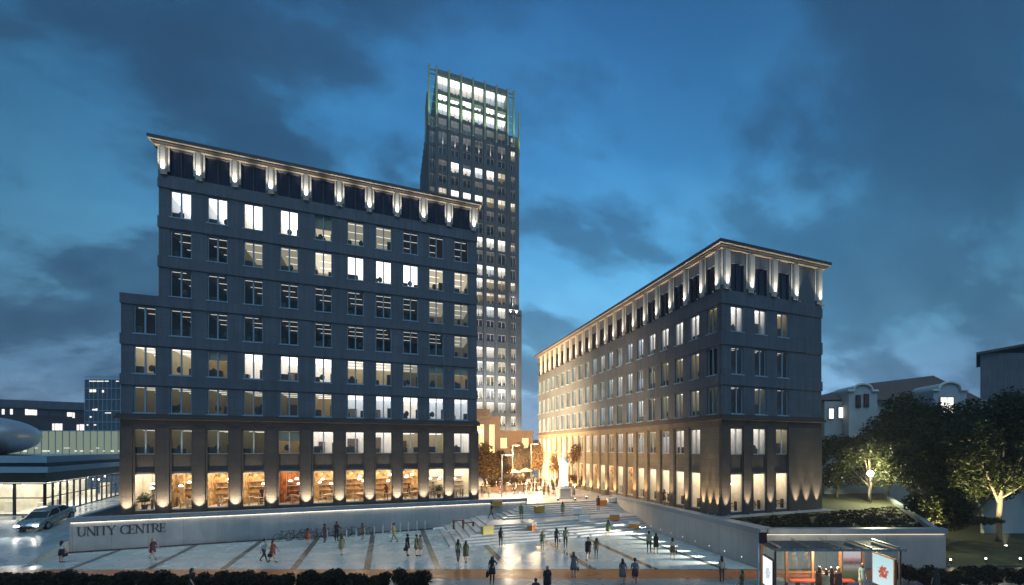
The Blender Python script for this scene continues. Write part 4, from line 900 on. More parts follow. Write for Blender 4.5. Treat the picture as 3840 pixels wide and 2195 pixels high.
for px, py, h, rz, lab, pw in ((1882, 1863, 5.6, YAWR, 'white angled lamp post at the top of the stairs by the tall office block', 700), (2256, 1840, 5.8, YAWR + math.pi, 'white angled lamp post before the right block, right of the statue', 1300),
        (2151, 1822, 6.6, YAWR + math.pi, 'white angled lamp post just right of the statue', 450), (2076, 1808, 7.2, YAWR + math.pi, 'white angled lamp post behind the statue on its left', 450), (1992, 1814, 7.2, YAWR, 'white angled lamp post far back near the annex', 2600), (1922, 1812, 7.0, YAWR, 'white angled lamp post between the left trees on the square', 2600), (2040, 1806, 7.4, YAWR, 'farthest white angled lamp post at the end of the square', 1400)):
    lamp_post(on_z(px, py, UP), h, rz, lab, pw)
# globe street lamp among the garden trees
p = at(3264, 1681, 50.); gl = empty('street_lamp', (p.x, p.y, 2.45), 'glowing globe street lamp inside the young garden tree', 'street lamp')
zc_ = at(3264, 1776, 50.).z; b = MB(); b.tube([(p.x, p.y, 2.45), (p.x, p.y, zc_ - .3)], [.07, .045], 8); b.build('pole', M['dmetal'], gl)
b = MB(); b.lathe([(.08, -.32), (.26, -.18), (.34, 0), (.26, .2), (.08, .32)], 14, (p.x, p.y, zc_)); b.build('globe', emat('globe_glow', (1., .97, .72), 22.), gl, smooth=True)
point('globe_light', (p.x - FW.x * .9, p.y - FW.y * .9, zc_), 3600, (1., .95, .55), .3)
# floodlit statue
S0 = on_z(2113, 1868, UP); stt = empty('statue', S0, 'white floodlit statue of a robed figure on a square stone plinth', 'statue')
b = MB(); b.box(-1.15, 1.15, -1.15, 1.15, 0, .16); b.box(-.72, .72, -.72, .72, .16, 1.25); b.box(-.8, .8, -.8, .8, 1.25, 1.36); b.build('plinth', M['conc'], stt, loc=(0, 0, 0))
sm = pmat('white_marble', (.82, .80, .76), .5, var=.05, vs=3)
fold = lambda t, z: 1 + .09 * math.sin(7 * t + z * 1.3) * min(1, max(0, (3.4 - z) / 2)) + .05 * math.sin(3 * t + 2 * z)
b = MB(); b.lathe([(.60, 1.36), (.62, 1.6), (.56, 2.2), (.55, 2.9), (.58, 3.5), (.52, 3.9), (.48, 4.2), (.53, 4.6), (.50, 4.95), (.30, 5.15), (.15, 5.25), (.13, 5.36), (.20, 5.48), (.235, 5.64), (.22, 5.82), (.14, 5.96), (.03, 6.0)], 26, (0, 0, 0), 0, 1., .78, fold)
b.tube([(-.48, 0, 4.95), (-.62, -.15, 4.3), (-.30, -.48, 4.05), (.05, -.5, 4.25)], [.15, .14, .11, .06], 8); b.tube([(.48, 0, 4.95), (.58, -.25, 4.35), (.20, -.5, 4.5), (-.05, -.47, 4.8)], [.15, .14, .11, .06], 8)
b.build('figure', sm, stt, smooth=True, loc=(0, 0, 0))
for k, (dx, dy) in enumerate(((-1.6, -2.4), (2.4, -1.9), (0.3, -3.2))):
    q = S0 + Vector((dx, dy, 0)); t = empty('floodlight', q, ('small ground floodlight left of the statue plinth', 'small ground floodlight right of the statue plinth', 'small ground floodlight in front of the statue plinth')[k], 'floodlight')
    b = MB(); b.box(-.14, .14, -.05, .05, 0, .1); b.box(-.12, .12, -.09, .09, .11, .26); b.build('housing', M['dmetal'], t, loc=(0, 0, 0)); b = MB(); b.box(-.09, .09, -.06, .06, .261, .275); b.build('lens', M['lamp'], t, loc=(0, 0, 0))
    spot('floodlight_beam', q + Vector((0, 0, .36)), S0 + Vector((0, 0, 4.0)), 1500, (1., .96, .86), 58, .7, .1)
# coloured seat blocks on the stairs
SEAT = {'white': M['white'], 'orange': pmat('orange_seat', (.62, .22, .04), .45, var=.06), 'yellow': pmat('yellow_seat', (.52, .44, .13), .45, var=.06), 'brown': pmat('brown_seat', (.16, .06, .035), .5), 'ochre': pmat('ochre_seat', (.48, .28, .06), .45, var=.06)}
def on_stairs(px, py):
    r = ray(px, py); best = None
    for i in range(900):
        t = 34 + i * .03; p = Vector((0, 0, EYE)) + r * t; z = stair_z(p.x, p.y) if p.y < 51.15 else UP
        if p.z <= z: p.z = z; return p
    return on_z(px, py, 0)
def seat_block(px, py, a, b_, hh, rz, label):
    p = on_stairs(px, py); t = empty('seat_block', p, label, 'seat', 'seat blocks on the stairs', rz)
    b = MB(); b.box(-.55, .55, -.28, .28, .36 * hh, .50 * hh); b.build('seat', M['white'] if a == 'white' else SEAT[a], t, loc=(0, 0, 0))
    b = MB(); b.box(-.53, .53, -.26, .26, .0, .36 * hh - .002); b.build('base', SEAT[b_], t, loc=(0, 0, 0)); return t
for a in ((1827, 2006, 'yellow', 'yellow', 1.5, .3, 'bright yellow seat block low on the stairs'), (2022, 1924, 'ochre', 'ochre', 1.3, .2, 'ochre seat block high on the stairs left of the statue axis'), (1994, 1988, 'white', 'orange', 1.4, .9, 'white-topped seat block with orange side in the middle of the stairs'),
          (2166, 1932, 'white', 'white', 1.3, -.3, 'upper of the two plain white seat blocks on the stairs'), (2189, 1957, 'white', 'white', 1.3, -.2, 'lower of the two plain white seat blocks on the stairs'), (2258, 1897, 'orange', 'orange', 1.3, 0., 'orange seat block near the top of the stairs'),
          (2305, 1949, 'white', 'orange', 1.4, -.5, 'white-topped orange seat block halfway up beside the right wall'), (2378, 1981, 'white', 'orange', 1.3, -.6, 'white-topped orange seat block at the foot of the right wall'), (2293, 1886, 'white', 'white', 1., 0., 'low white seat block at the top beside the right wall')):
    seat_block(*a)
def frame_bench(px, py, m, rz, label):
    p = on_stairs(px, py); t = empty('bench', p, label, 'bench', None, rz); b = MB()
    b.box(-1.0, .0, -.25, .25, .80, .88); b.box(0.0, 1.0, -.25, .25, .50, .58); b.build('seat', m, t, loc=(0, 0, 0))
    for x in (-.96, -.04, .96): b = MB(); b.box(x - .04, x + .04, -.25, .25, 0., .799 if x < 0 else .499); b.build('leg', m, t, loc=(0, 0, 0))
frame_bench(1666, 2014, M['white'], -.05, 'white open-frame bench at the lower left corner of the stairs'); frame_bench(1738, 1983, SEAT['brown'], .1, 'brown open-frame bench on the left side steps')
t = seat_block(1864, 1926, 'ochre', 'ochre', 1.1, .1, 'olive-yellow seat block on the landing against the left wall')
# bollards, bicycle stands and bicycles along the left wall
bx = [on_z(900 + x / 3.443, 1860 + y / 3.443, 0) for x, y in ((1130, 580), (1375, 565), (1500, 560), (1610, 545), (1735, 520), (1845, 505), (1955, 490), (2070, 470), (2175, 455), (2285, 445), (2390, 435))]
proto = None
for k, p in enumerate(bx):
    if proto is None:
        proto = empty('bollard', p, 'slim white bollard in the row along the lettered wall', 'bollard', 'bollards along the lettered wall')
        b = MB(); b.tube([(0, 0, 0), (0, 0, .92)], .05, 10); b.build('post', M['white'], proto, loc=(0, 0, 0)); b = MB(); b.lathe([(.055, .90), (.055, .96), (.03, 1.0)], 10); b.build('cap', M['metal'], proto, loc=(0, 0, 0))
    else: copy_tree(proto).location = p
def bicycle(name, loc, rz, m):
    t = empty(name, loc, 'grey parked bicycle leaning at the stands by the lettered wall', 'bicycle', 'bicycles at the stands', rz)
    for x in (-.52, .52):
        b = MB(); b.tube([(x + .33 * math.cos(a * .3142), 0, .34 + .33 * math.sin(a * .3142)) for a in range(21)], .022, 5, cap=False); w_ = b.build('wheel', M['black'], t, loc=(0, 0, 0))
        b = MB()
        for a in range(6): b.tube([(x, 0, .34), (x + .32 * math.cos(a * 1.047), 0, .34 + .32 * math.sin(a * 1.047))], .006, 4)
        b.build('spokes', M['metal'], w_, loc=(0, 0, 0))
    b = MB()
    for a, c in (((-.52, 0, .34), (-.1, 0, .32)), ((-.1, 0, .32), (-.2, 0, .88)), ((-.52, 0, .34), (-.18, 0, .78)), ((-.1, 0, .32), (.38, 0, .82)), ((-.18, 0, .78), (.38, 0, .84)), ((.35, 0, .95), (.52, 0, .34))): b.tube([a, c], .02, 6)
    b.build('frame', m, t, loc=(0, 0, 0)); b = MB(); b.box(-.32, -.06, -.06, .06, .88, .93); b.build('saddle', M['black'], t, loc=(0, 0, 0)); b = MB(); b.tube([(.36, -.27, 1.0), (.35, 0, .95), (.36, .27, 1.0)], .016, 6); b.build('handlebar', M['metal'], t, loc=(0, 0, 0)); return t
bk = bicycle('bicycle', (-8.8, 49.9, 0), .35, M['dmetal'])
for k in range(1, 8):
    c = copy_tree(bk); c.location = (-8.8 + .95 * k + rnd.uniform(-.1, .1), 49.9 + rnd.uniform(-.15, .15), 0); c.rotation_euler = (0, 0, .35 + rnd.uniform(-.15, .15))
sk = empty('bicycle_stand', (-8.5, 50.3, 0), 'bent steel hoop stand holding bicycles by the lettered wall', 'bicycle stand', 'bicycle stands')
b = MB(); b.tube([(0, -.35, 0), (0, -.35, .75), (0, -.2, .9), (0, .2, .9), (0, .35, .75), (0, .35, 0)], .03, 8); b.build('hoop', M['metal'], sk, loc=(0, 0, 0)); b = MB(); b.box(-.08, .08, -.42, .42, 0, .015); b.build('base', M['metal'], sk, loc=(0, 0, 0))
for k in range(1, 8): copy_tree(sk).location = (-8.5 + .95 * k, 50.3, 0)
# planters with shrubs and cafe furniture on the upper square
def planter(px, py, wd, label, seed):
    p = on_z(px, py, UP); t = empty('planter', p, label, 'planter', 'stone planters on the upper square', YAWR)
    b = MB(); b.box(-wd, wd, -.6, .6, 0, .75); b.box(-wd - .05, wd + .05, -.65, .65, .75, .83); b.build('box', M['annex'], t, loc=(0, 0, 0))
    shrub('shrub', p + Vector((0, 0, .8)), wd * .8, 1.5, 'bushy dark shrub growing in the ' + label, M['leafw'], 700, .13, seed, 'shrubs in the planters')
for k, a in enumerate(((1858, 1846, 1.2, 'stone planter behind the leftmost lamp post'), (1896, 1842, 1.0, 'dark square planter left of the central walkway'), (1943, 1838, 1.2, 'dark planter at the left edge of the central walkway'), (2160, 1832, 1.3, 'stone planter right behind the statue'), (2196, 1832, 1.2, 'stone planter holding the right-hand tree'))):
    planter(*a, 60 + k)
def parasol(px, py, label):
    p = on_z(px, py, UP); t = empty('parasol', p, label, 'parasol', 'cafe parasols')
    b = MB(); b.tube([(0, 0, 0), (0, 0, 2.5)], .035, 6); b.build('pole', M['dmetal'], t, loc=(0, 0, 0)); b = MB(); b.lathe([(1.45, 2.05), (.8, 2.35), (.06, 2.65)], 8); b.build('canopy', pmat('brown_canvas', (.22, .10, .04), .8), t, loc=(0, 0, 0))
parasol(1925, 1815, 'brown cafe parasol left of the central walkway'); parasol(1972, 1808, 'brown cafe parasol near the middle of the square'); parasol(1838, 1822, 'brown cafe parasol beside the left trees')
# ------------------------------------------------------------------ bus shelter and stop sign
BS = empty('bus_shelter', cz(14.2, 27.3), 'lit glass bus shelter with poster cases, red bench and slatted dark roof', 'bus shelter', None, YAWR)
def part(name, m, *boxes):
    b = MB()
    for q in boxes: b.box(*q)
    return b.build(name, m, BS, loc=(0, 0, 0))
M['wood'] = pmat('brown_timber', (.19, .085, .035), .5, var=.2, vs=4)
part('roof', pmat('shelter_roof', (.05, .07, .085), .55), (-3.65, 3.75, -1.35, 1.15, 2.72, 2.80)); part('roof_edge', M['metal'], (-3.7, 3.8, -1.40, -1.352, 2.70, 2.84))
for x in (-3.3, -1.65, .05, 1.75, 3.3):
    b = MB(); b.obox((x, -.2, 2.90), (.05, 0, 0), (0, 1.25, .0), (0, 0, .05)); b.build('roof_fin', M['metal'], BS, loc=(0, 0, 0))
for x in (-3.45, -1.95, -.35, 1.35, 2.75): part('post', M['wood'], (x - .07, x + .07, .98, 1.12, 0, 2.72))
for x in (-3.55, 3.5): part('side_post', M['dmetal'], (x - .05, x + .05, -1.25, -1.15, 0, 2.72))
part('back_rail', M['wood'], (-3.38, 2.68, 1.0, 1.1, 2.42, 2.55)); part('lower_rail', M['wood'], (-3.38, 1.28, 1.0, 1.1, .85, .93))
for a, c in ((-3.37, -2.03), (-1.87, -.43), (-.27, 1.27)): b = MB(); b.face([(a, 1.05, .35), (c, 1.05, .35), (c, 1.05, 2.42), (a, 1.05, 2.42)]); b.build('back_pane', glass('shelter_glass', (.72, .84, .84), .35), BS, loc=(0, 0, 0))
part('bench_seat', pmat('red_bench', (.34, .05, .02), .4), (-1.95, 1.9, .35, .85, .46, .54)); part('bench_leg', M['dmetal'], (-1.5, -1.4, .4, .8, 0, .459), ); part('bench_leg', M['dmetal'], (1.4, 1.5, .4, .8, 0, .459))
def poster(name, cols, kind):
    m = bpy.data.materials.new(name); m.use_nodes = True; t = m.node_tree; t.nodes.clear(); o = t.nodes.new('ShaderNodeOutputMaterial'); e = t.nodes.new('ShaderNodeEmission'); lk(t, e.outputs[0], o.inputs[0])
    v = t.nodes.new('ShaderNodeTexCoord').outputs['Generated']; s = t.nodes.new('ShaderNodeSeparateXYZ'); lk(t, v, s.inputs[0]); h = s.outputs[2]; a = s.outputs[1] if kind != 'land' else s.outputs[0]
    n = nodes(t, 'ShaderNodeTexNoise', Scale=11. if kind != 'land' else 14., Detail=3.); lk(t, v, n.inputs['Vector'])
    if kind == 'land':
        base_ = ramp(t, math_(t, 'ADD', h, math_(t, 'MULTIPLY', n.outputs[0], .12)), [(0., (.06, .09, .04)), (.35, (.20, .22, .12)), (.50, (.55, .50, .48)), (.62, (.16, .14, .14)), (.72, (.70, .35, .36)), (.80, (.85, .78, .80)), (1., (.95, .92, .92))])
    else:
        d = math_(t, 'ADD', math_(t, 'POWER', math_(t, 'MULTIPLY', math_(t, 'SUBTRACT', a, .48), 3.0), 2.), math_(t, 'POWER', math_(t, 'MULTIPLY', math_(t, 'SUBTRACT', h, .46), 3.6), 2.))
        d = math_(t, 'ADD', d, math_(t, 'MULTIPLY', math_(t, 'SUBTRACT', n.outputs[0], .5), 3.2))
        base_ = mixc(t, ramp(t, d, [(.30, 1.), (.42, 0.)]), ramp(t, h, [(0., cols[0]), (1., cols[1])]), cols[2])
    lk(t, base_, e.inputs[0]); e.inputs[1].default_value = 1.15 if kind != 'land' else .55; return m
pl_ = part('poster_case', M['dmetal'], (-3.60, -3.46, -1.0, .55, .30, 2.12)); b = MB(); b.face([(-3.604, -.93, .38), (-3.604, .48, .38), (-3.604, .48, 2.05), (-3.604, -.93, 2.05)]); b.build('poster', poster('pale_poster', ((.92, .94, .96), (.90, .92, .96), (.50, .56, .64)), 'a'), pl_, loc=(0, 0, 0))
pr_ = part('poster_case', M['wood'], (3.25, 3.40, -1.1, .95, .25, 2.2)); b = MB(); b.face([(3.245, -1.02, .34), (3.245, .88, .34), (3.245, .88, 2.12), (3.245, -1.02, 2.12)]); b.build('poster', poster('red_figure_poster', ((.60, .74, .76), (.42, .66, .70), (.45, .09, .05)), 'b'), pr_, loc=(0, 0, 0))
pc_ = part('poster_case', M['dmetal'], (1.45, 2.66, 1.0, 1.14, .3, 2.42)); b = MB(); b.face([(1.52, .995, .38), (2.60, .995, .38), (2.60, .995, 2.34), (1.52, .995, 2.34)]); b.build('poster', poster('landscape_poster', None, 'land'), pc_, loc=(0, 0, 0))
part('ceiling_lamp', emat('shelter_lamp', (1., .80, .55), 34., 'AUTO'), (-2.6, 2.6, -.30, -.22, 2.68, 2.715))
point('shelter_lamp_light', cz(14.2, 27.1, 2.5), 1100, (1., .84, .62), .3)
p = at(2842, 1681, 26.3); ss = empty('bus_stop_sign', (p.x, p.y, 0), 'dark red bus stop flag on a grey pole left of the shelter', 'sign', None, YAWR)
b = MB(); b.tube([(0, 0, 0), (0, 0, 3.72)], .055, 10); b.build('pole', M['canopy'], ss, loc=(0, 0, 0)); b = MB(); b.box(.06, .50, -.05, .05, 3.08, 3.66); b.box(.05, .52, -.06, .06, 3.661, 3.70); b.build('flag', pmat('maroon_sign', (.06, .018, .02), .4), ss, loc=(0, 0, 0))
# small ground lights on the lawn and in the hedge
for k, (px, py, z, lab) in enumerate(((3565, 2116, .0, 'leftmost small lawn light beside the wall end'), (3697, 2112, .0, 'middle small lawn light'), (3826, 2112, .0, 'small lawn light at the right picture edge'), (3597, 2186, .0, 'small ground light in the hedge right of the shelter'), (3750, 2184, .0, 'small ground light in the hedge at the far right'))):
    q = on_z(px, py, z); t = empty('ground_light', q, lab, 'ground light', 'ground lights at the garden')
    b = MB(); b.tube([(0, 0, 0), (0, 0, .28)], .05, 8); b.build('stake', M['dmetal'], t, loc=(0, 0, 0)); b = MB(); b.lathe([(.04, .28), (.055, .31), (.055, .37), (.03, .40)], 10); b.build('head', M['lamp'], t, loc=(0, 0, 0))
    point('ground_light_glow', q + Vector((-FW.x * .2, -FW.y * .2, .6)), 6, (.95, 1., .6), .06)
q = at(3745, 1681, 40.5); spot('tree_floodlight', (q.x - .6, q.y - .8, .25), (q.x + FW.x * 1.8, q.y + FW.y * 1.8, 7.), 12000, (1., .94, .50), 75, .7, .1)
t = empty('floodlight', (q.x - .6, q.y - .8, 0), 'small floodlight at the foot of the tall garden tree', 'floodlight'); b = MB(); b.box(-.15, .15, -.08, .08, 0, .16); b.build('housing', M['dmetal'], t, loc=(0, 0, 0)); b = MB(); b.box(-.12, .12, -.06, .06, .161, .175); b.build('lens', M['lamp'], t, loc=(0, 0, 0))
q = at(3520, 1681, 36.6); spot('tree_floodlight', (q.x, q.y, .3), (q.x + FW.x * 2, q.y + FW.y * 2, 4.), 11000, (1., .94, .42), 70, .7, .1)
t = empty('floodlight', (q.x, q.y, 0), 'small floodlight below the low lit tree at the wall end', 'floodlight'); b = MB(); b.box(-.15, .15, -.08, .08, 0, .16); b.build('housing', M['dmetal'], t, loc=(0, 0, 0)); b = MB(); b.box(-.12, .12, -.06, .06, .161, .175); b.build('lens', M['lamp'], t, loc=(0, 0, 0))

# ------------------------------------------------------------------ car coming down the ramp
pf = Vector((-26.9, 55., 1.53)); car = empty('car', (-27.75, 56.4, 1.79), 'silver saloon car with bright headlights coming down the ramp street', 'car'); car.rotation_euler = (R(-10.8), 0, R(-2))
car.rotation_euler = Matrix.Rotation(R(-96), 3, 'Z').to_euler()
car.rotation_euler = (Matrix.Rotation(R(-95), 3, 'Z') @ Matrix.Rotation(R(10.8), 3, 'Y')).to_euler()   # local +x is the bonnet
SILV = pmat('silver_paint', (.62, .62, .58), .28, metal=.75, var=.04, coat=1.)
def loft(secs, m, name, parent, smooth=True):
    b = MB(); n = len(secs[0])
    for s_ in secs: b.v += [tuple(p) for p in s_]
    for k in range(len(secs) - 1):
        for j in range(n): b.f.append((k * n + j, k * n + (j + 1) % n, (k + 1) * n + (j + 1) % n, (k + 1) * n + j)); b.m.append(0)
    b.f.append(tuple(range(n))); b.m.append(0); b.f.append(tuple((len(secs) - 1) * n + j for j in reversed(range(n)))); b.m.append(0)
    return b.build(name, m, parent, smooth, loc=(0, 0, 0))
def csec(x, hw, z0, z1, tk=.1): return [(x, -hw + tk, z0), (x, hw - tk, z0), (x, hw, z0 + .12), (x, hw, z1 - .14), (x, hw - tk, z1), (x, -hw + tk, z1), (x, -hw, z1 - .14), (x, -hw, z0 + .12)]
loft([csec(-2.25, .70, .38, .86), csec(-2.15, .83, .26, .97), csec(-1.5, .90, .22, 1.0), csec(-.6, .91, .22, .96), csec(.6, .91, .22, .94), csec(1.2, .90, .22, .90), csec(1.9, .86, .22, .78), csec(2.2, .76, .26, .66), csec(2.3, .60, .34, .56)], SILV, 'body', car)
loft([[(-1.75, -.66, .96), (-1.75, .66, .96), (-1.7, .66, .98), (-1.7, -.66, .98)], [(-1.0, -.76, .95), (-1.0, .76, .95), (-1.0, .60, 1.38), (-1.0, -.60, 1.38)], [(.2, -.78, .93), (.2, .78, .93), (.1, .61, 1.42), (.1, -.61, 1.42)], [(1.15, -.72, .88), (1.15, .72, .88), (1.1, .70, .90), (1.1, -.70, .90)]], pmat('car_glass', (.05, .06, .05), .08, spec=.8), 'windows', car, False)
loft([[(-1.1, -.6, 1.36), (-1.1, .6, 1.36), (-1.1, .56, 1.40), (-1.1, -.56, 1.40)], [(-.5, -.62, 1.405), (-.5, .62, 1.405), (-.5, .57, 1.46), (-.5, -.57, 1.46)], [(.2, -.62, 1.40), (.2, .62, 1.40), (.2, .57, 1.45), (.2, -.57, 1.45)], [(.42, -.62, 1.30), (.42, .62, 1.30), (.36, .58, 1.36), (.36, -.58, 1.36)]], SILV, 'roof', car)
for sgn in (-1, 1):
    b = MB()
    for q in ([(.42, .625 * sgn, 1.32), (1.14, .73 * sgn, .91)], [(-.35, .63 * sgn, 1.40), (-.35, .79 * sgn, .96)], [(-1.08, .61 * sgn, 1.37), (-1.74, .67 * sgn, .98)]): b.tube(q, .035, 6)
    b.build('pillar', SILV, car, loc=(0, 0, 0)); b = MB(); b.box(.75, .92, min(.92 * sgn, 1.06 * sgn), max(.92 * sgn, 1.06 * sgn), .92, 1.05); b.build('mirror', SILV, car, loc=(0, 0, 0))
for x in (-1.38, 1.38):
    for sgn in (-1, 1):
        b = MB(); b.tube([(x, sgn * .72, .32), (x, sgn * .925, .32)], .325, 20); w_ = b.build('wheel', M['black'], car, loc=(0, 0, 0))
        b = MB(); b.tube([(x, sgn * .926, .32), (x, sgn * .94, .32)], .20, 14); b.build('rim', M['metal'], w_, loc=(0, 0, 0))
for sgn in (-1, 1):
    b = MB(); b.obox((2.17, sgn * .60, .60), (.07, 0, 0), (0, .15, 0), (0, 0, .065)); b.build('headlight', emat('headlight_glow', (1., .97, .85), 30.), car, loc=(0, 0, 0))
    l = spot('headlight_beam', (0, 0, 0), (1, 0, -.12), 260, (1., .97, .88), 70, .8, .06); l.parent = car; l.location = (2.42, sgn * .6, .60)
b = MB(); b.box(2.28, 2.33, -.42, .42, .40, .50); b.build('grille', M['black'], car, loc=(0, 0, 0))
l = point('second_car_glow', (-31.2, 50.5, .8), 0.01, (1, 1, .9), .2); bpy.data.objects.remove(l)
cb_ = empty('control_box', on_z(48, 2040, .0), 'blue-grey upright cabinet at the foot of the ramp', 'cabinet'); b = MB(); b.box(-.45, .45, -.25, .25, 0, 1.3); b.build('body', M['canopy'], cb_, loc=(0, 0, 0)); b = MB(); b.box(-.48, .48, -.28, .28, 1.3, 1.36); b.build('lid', M['coping'], cb_, loc=(0, 0, 0))

# ================================================================== PEOPLE
SKIN = pmat('skin', (.52, .33, .24), .55, var=.05); 
CL_ = {n: pmat('cloth_' + n, c, .8, var=.12, vs=6) for n, c in dict(black=(.018, .018, .022), navy=(.03, .035, .06), grey=(.13, .135, .14), white=(.62, .62, .60), red=(.28, .05, .035), olive=(.12, .12, .05), khaki=(.28, .25, .14), brown=(.12, .065, .04), teal=(.16, .25, .24), beige=(.42, .36, .26), maroon=(.09, .03, .04), green=(.14, .20, .08)).items()}
HAIR = {n: pmat('hair_' + n, c, .6, var=.2, vs=20) for n, c in dict(dark=(.02, .014, .01), brown=(.08, .04, .02), blond=(.42, .30, .13), grey=(.30, .29, .28)).items()}
def body_mesh(name, legs=(0., 0., 0., 0.), arms=((0.1, .12, .15), (.1, .12, .15)), female=False, lean=.03, skirt=False):
    """skinned body facing -Y. legs: thigh pitch L, R, knee bend L, R (radians, + forward); arms: (pitch, spread, elbow) L, R"""
    V, E, Rr, T = [], [], [], []
    def add_(p, r, par, tagn):
        V.append(Vector(p)); Rr.append(r)
        if par is not None: E.append((par, len(V) - 1)); T.append(tagn)
        return len(V) - 1
    f = .92 if female else 1.
    pel = add_((0, 0, .95), (.155 * f, .11), None, 0)
    wai = add_((0, -lean * .4, 1.12), (.125 * f, .095), pel, 1); che = add_((0, -lean, 1.30), (.165 * f, .115), wai, 1); nb_ = add_((0, -lean, 1.42), (.10, .08), che, 1)
    nk = add_((0, -lean - .005, 1.50), (.052, .055), nb_, 2); h0 = add_((0, -lean - .02, 1.58), (.068, .085), nk, 2); h1 = add_((0, -lean - .012, 1.67), (.075, .092), h0, 2); h2 = add_((0, -lean, 1.725), (.05, .06), h1, 2)
    add_((0, -lean - .115, 1.585), (.016, .016), h0, 2)          # nose
    for i, s in ((0, -1), (1, 1)):
        hip = add_((s * .095, 0, .90), (.105 * f, .105), pel, 0); a = legs[i]; kb = legs[2 + i]
        kn = Vector((s * .10, -math.sin(a) * .43, .90 - math.cos(a) * .43)); k = add_(kn, (.062, .065), hip, 0)
        an = kn + Vector((0, math.sin(kb - a) * .41, -math.cos(kb - a) * .41)); ca = add_(kn.lerp(an, .35) + Vector((0, .012, 0)), (.056, .058), k, 3); q = add_(an, (.038, .042), ca, 3)
        add_(an + Vector((0, -.02, -.045)), (.042, .045), q, 4); add_(an + Vector((0, -.17, -.055)), (.038, .025), len(V) - 1, 4)
        sh = add_((s * .175 * f, -lean, 1.385), (.062, .062), che, 1); ap, asd, el = arms[i]
        d1 = Vector((s * math.sin(asd), -math.sin(ap) * math.cos(asd), -math.cos(ap) * math.cos(asd))); e_ = V[sh] + d1 * .29; ee = add_(e_, (.043, .043), sh, 1)
        d2 = Vector((s * math.sin(asd) * (.3 if el < 1.2 else -1.2), -math.sin(ap + el), -math.cos(ap + el))).normalized(); wr = e_ + d2 * .25; ww = add_(wr, (.028, .03), ee, 2)
        pa = add_(wr + d2 * .075, (.024, .038), ww, 2)
        side = Vector((0, 1, 0)) if abs(d2.y) < .8 else Vector((0, 0, 1))
        for j, L in enumerate((.075, .085, .08, .06)): z_ = add_(wr + d2 * (.11 + L * .4) + side * (j - 1.5) * .02, (.009, .009), pa, 2); add_(V[z_] + d2 * L * .6 + Vector((-s * .012, 0, 0)), (.007, .007), z_, 2)
        z_ = add_(wr + d2 * .06 - side * .045, (.010, .010), ww, 2); add_(V[z_] + d2 * .04 - side * .008, (.008, .008), z_, 2)
    me = bpy.data.meshes.new(name); me.from_pydata([tuple(v) for v in V], E, []); o = bpy.data.objects.new(name, me); col.objects.link(o)
    o.modifiers.new('skin', 'SKIN').use_smooth_shade = True; sd = o.modifiers.new('sub', 'SUBSURF'); sd.levels = 1; sd.render_levels = 1
    for i, v in enumerate(me.skin_vertices[0].data): v.radius = Rr[i]; v.use_root = (i == 0)
    dg = bpy.context.evaluated_depsgraph_get(); res = bpy.data.meshes.new_from_object(o.evaluated_get(dg)); bpy.data.objects.remove(o); res.name = name
    res.materials.clear()
    for m in (CL_['grey'], CL_['grey'], SKIN, CL_['grey'], CL_['black']): res.materials.append(m)
    for p in res.polygons:
        c = p.center; best = 1e9; bi = 0
        for (a, b_), tg in zip(E, T):
            ab = V[b_] - V[a]; t_ = max(0, min(1, (c - V[a]).dot(ab) / max(1e-9, ab.length_squared))); d = (c - V[a] - ab * t_).length - .6 * (Rr[a][0] * (1 - t_) + Rr[b_][0] * t_)
            if d < best: best = d; bi = tg
        p.material_index = bi
        p.use_smooth = True
    zmin = min(v.co.z for v in res.vertices)
    for v in res.vertices: v.co.z -= zmin
    return res
A0 = ((.08, .14, .2), (.02, .14, .15))
POSE = {}
for fm in (0, 1):
    POSE['stand', fm] = body_mesh('person', (0.02, -.02, .02, .02), A0, fm); POSE['walk', fm] = body_mesh('person', (.42, -.32, .12, .30), ((-.35, .12, .2), (.40, .12, .35)), fm, .05); POSE['step', fm] = body_mesh('person', (-.18, .25, .35, .06), ((.25, .12, .3), (-.2, .12, .2)), fm, .04)
    POSE['hold', fm] = body_mesh('person', (.1, -.1, .04, .1), ((.12, .35, .1), (.05, .14, .2)), fm)
POSE['hip', 1] = body_mesh('person', (.03, .10, .02, .10), ((.06, .14, .1), (-.25, .55, 1.5)), 1); POSE['phone', 1] = body_mesh('person', (.05, -.05, .02, .05), ((.1, .3, .35), (1.3, .2, 1.2)), 1); POSE['bend', 0] = body_mesh('person', (.1, -.1, .05, .05), ((.7, .12, 1.1), (.7, .12, 1.2)), 0, .06)
_hm = {}
def hair_mesh(kind, pose_lean):
    if kind in _hm: return _hm[kind]
    b = MB(); b.lathe([(.088, 1.60 - .02), (.10, 1.66), (.092, 1.72), (.06, 1.765), (.01, 1.78)], 12, (0, .012, 0), 0, .92, 1.08)
    if kind == 'long': b.lathe([(.03, 1.33), (.095, 1.38), (.105, 1.5), (.098, 1.62), (.08, 1.70)], 12, (0, .052, 0), 0, 1.02, .72)
    elif kind == 'bob': b.lathe([(.075, 1.47), (.115, 1.52), (.115, 1.62), (.09, 1.70)], 12, (0, .028, 0), 0, 1., .9)
    me = b.mesh('hair', HAIR['dark'], True); _hm[kind] = me; return me
_sk = {}
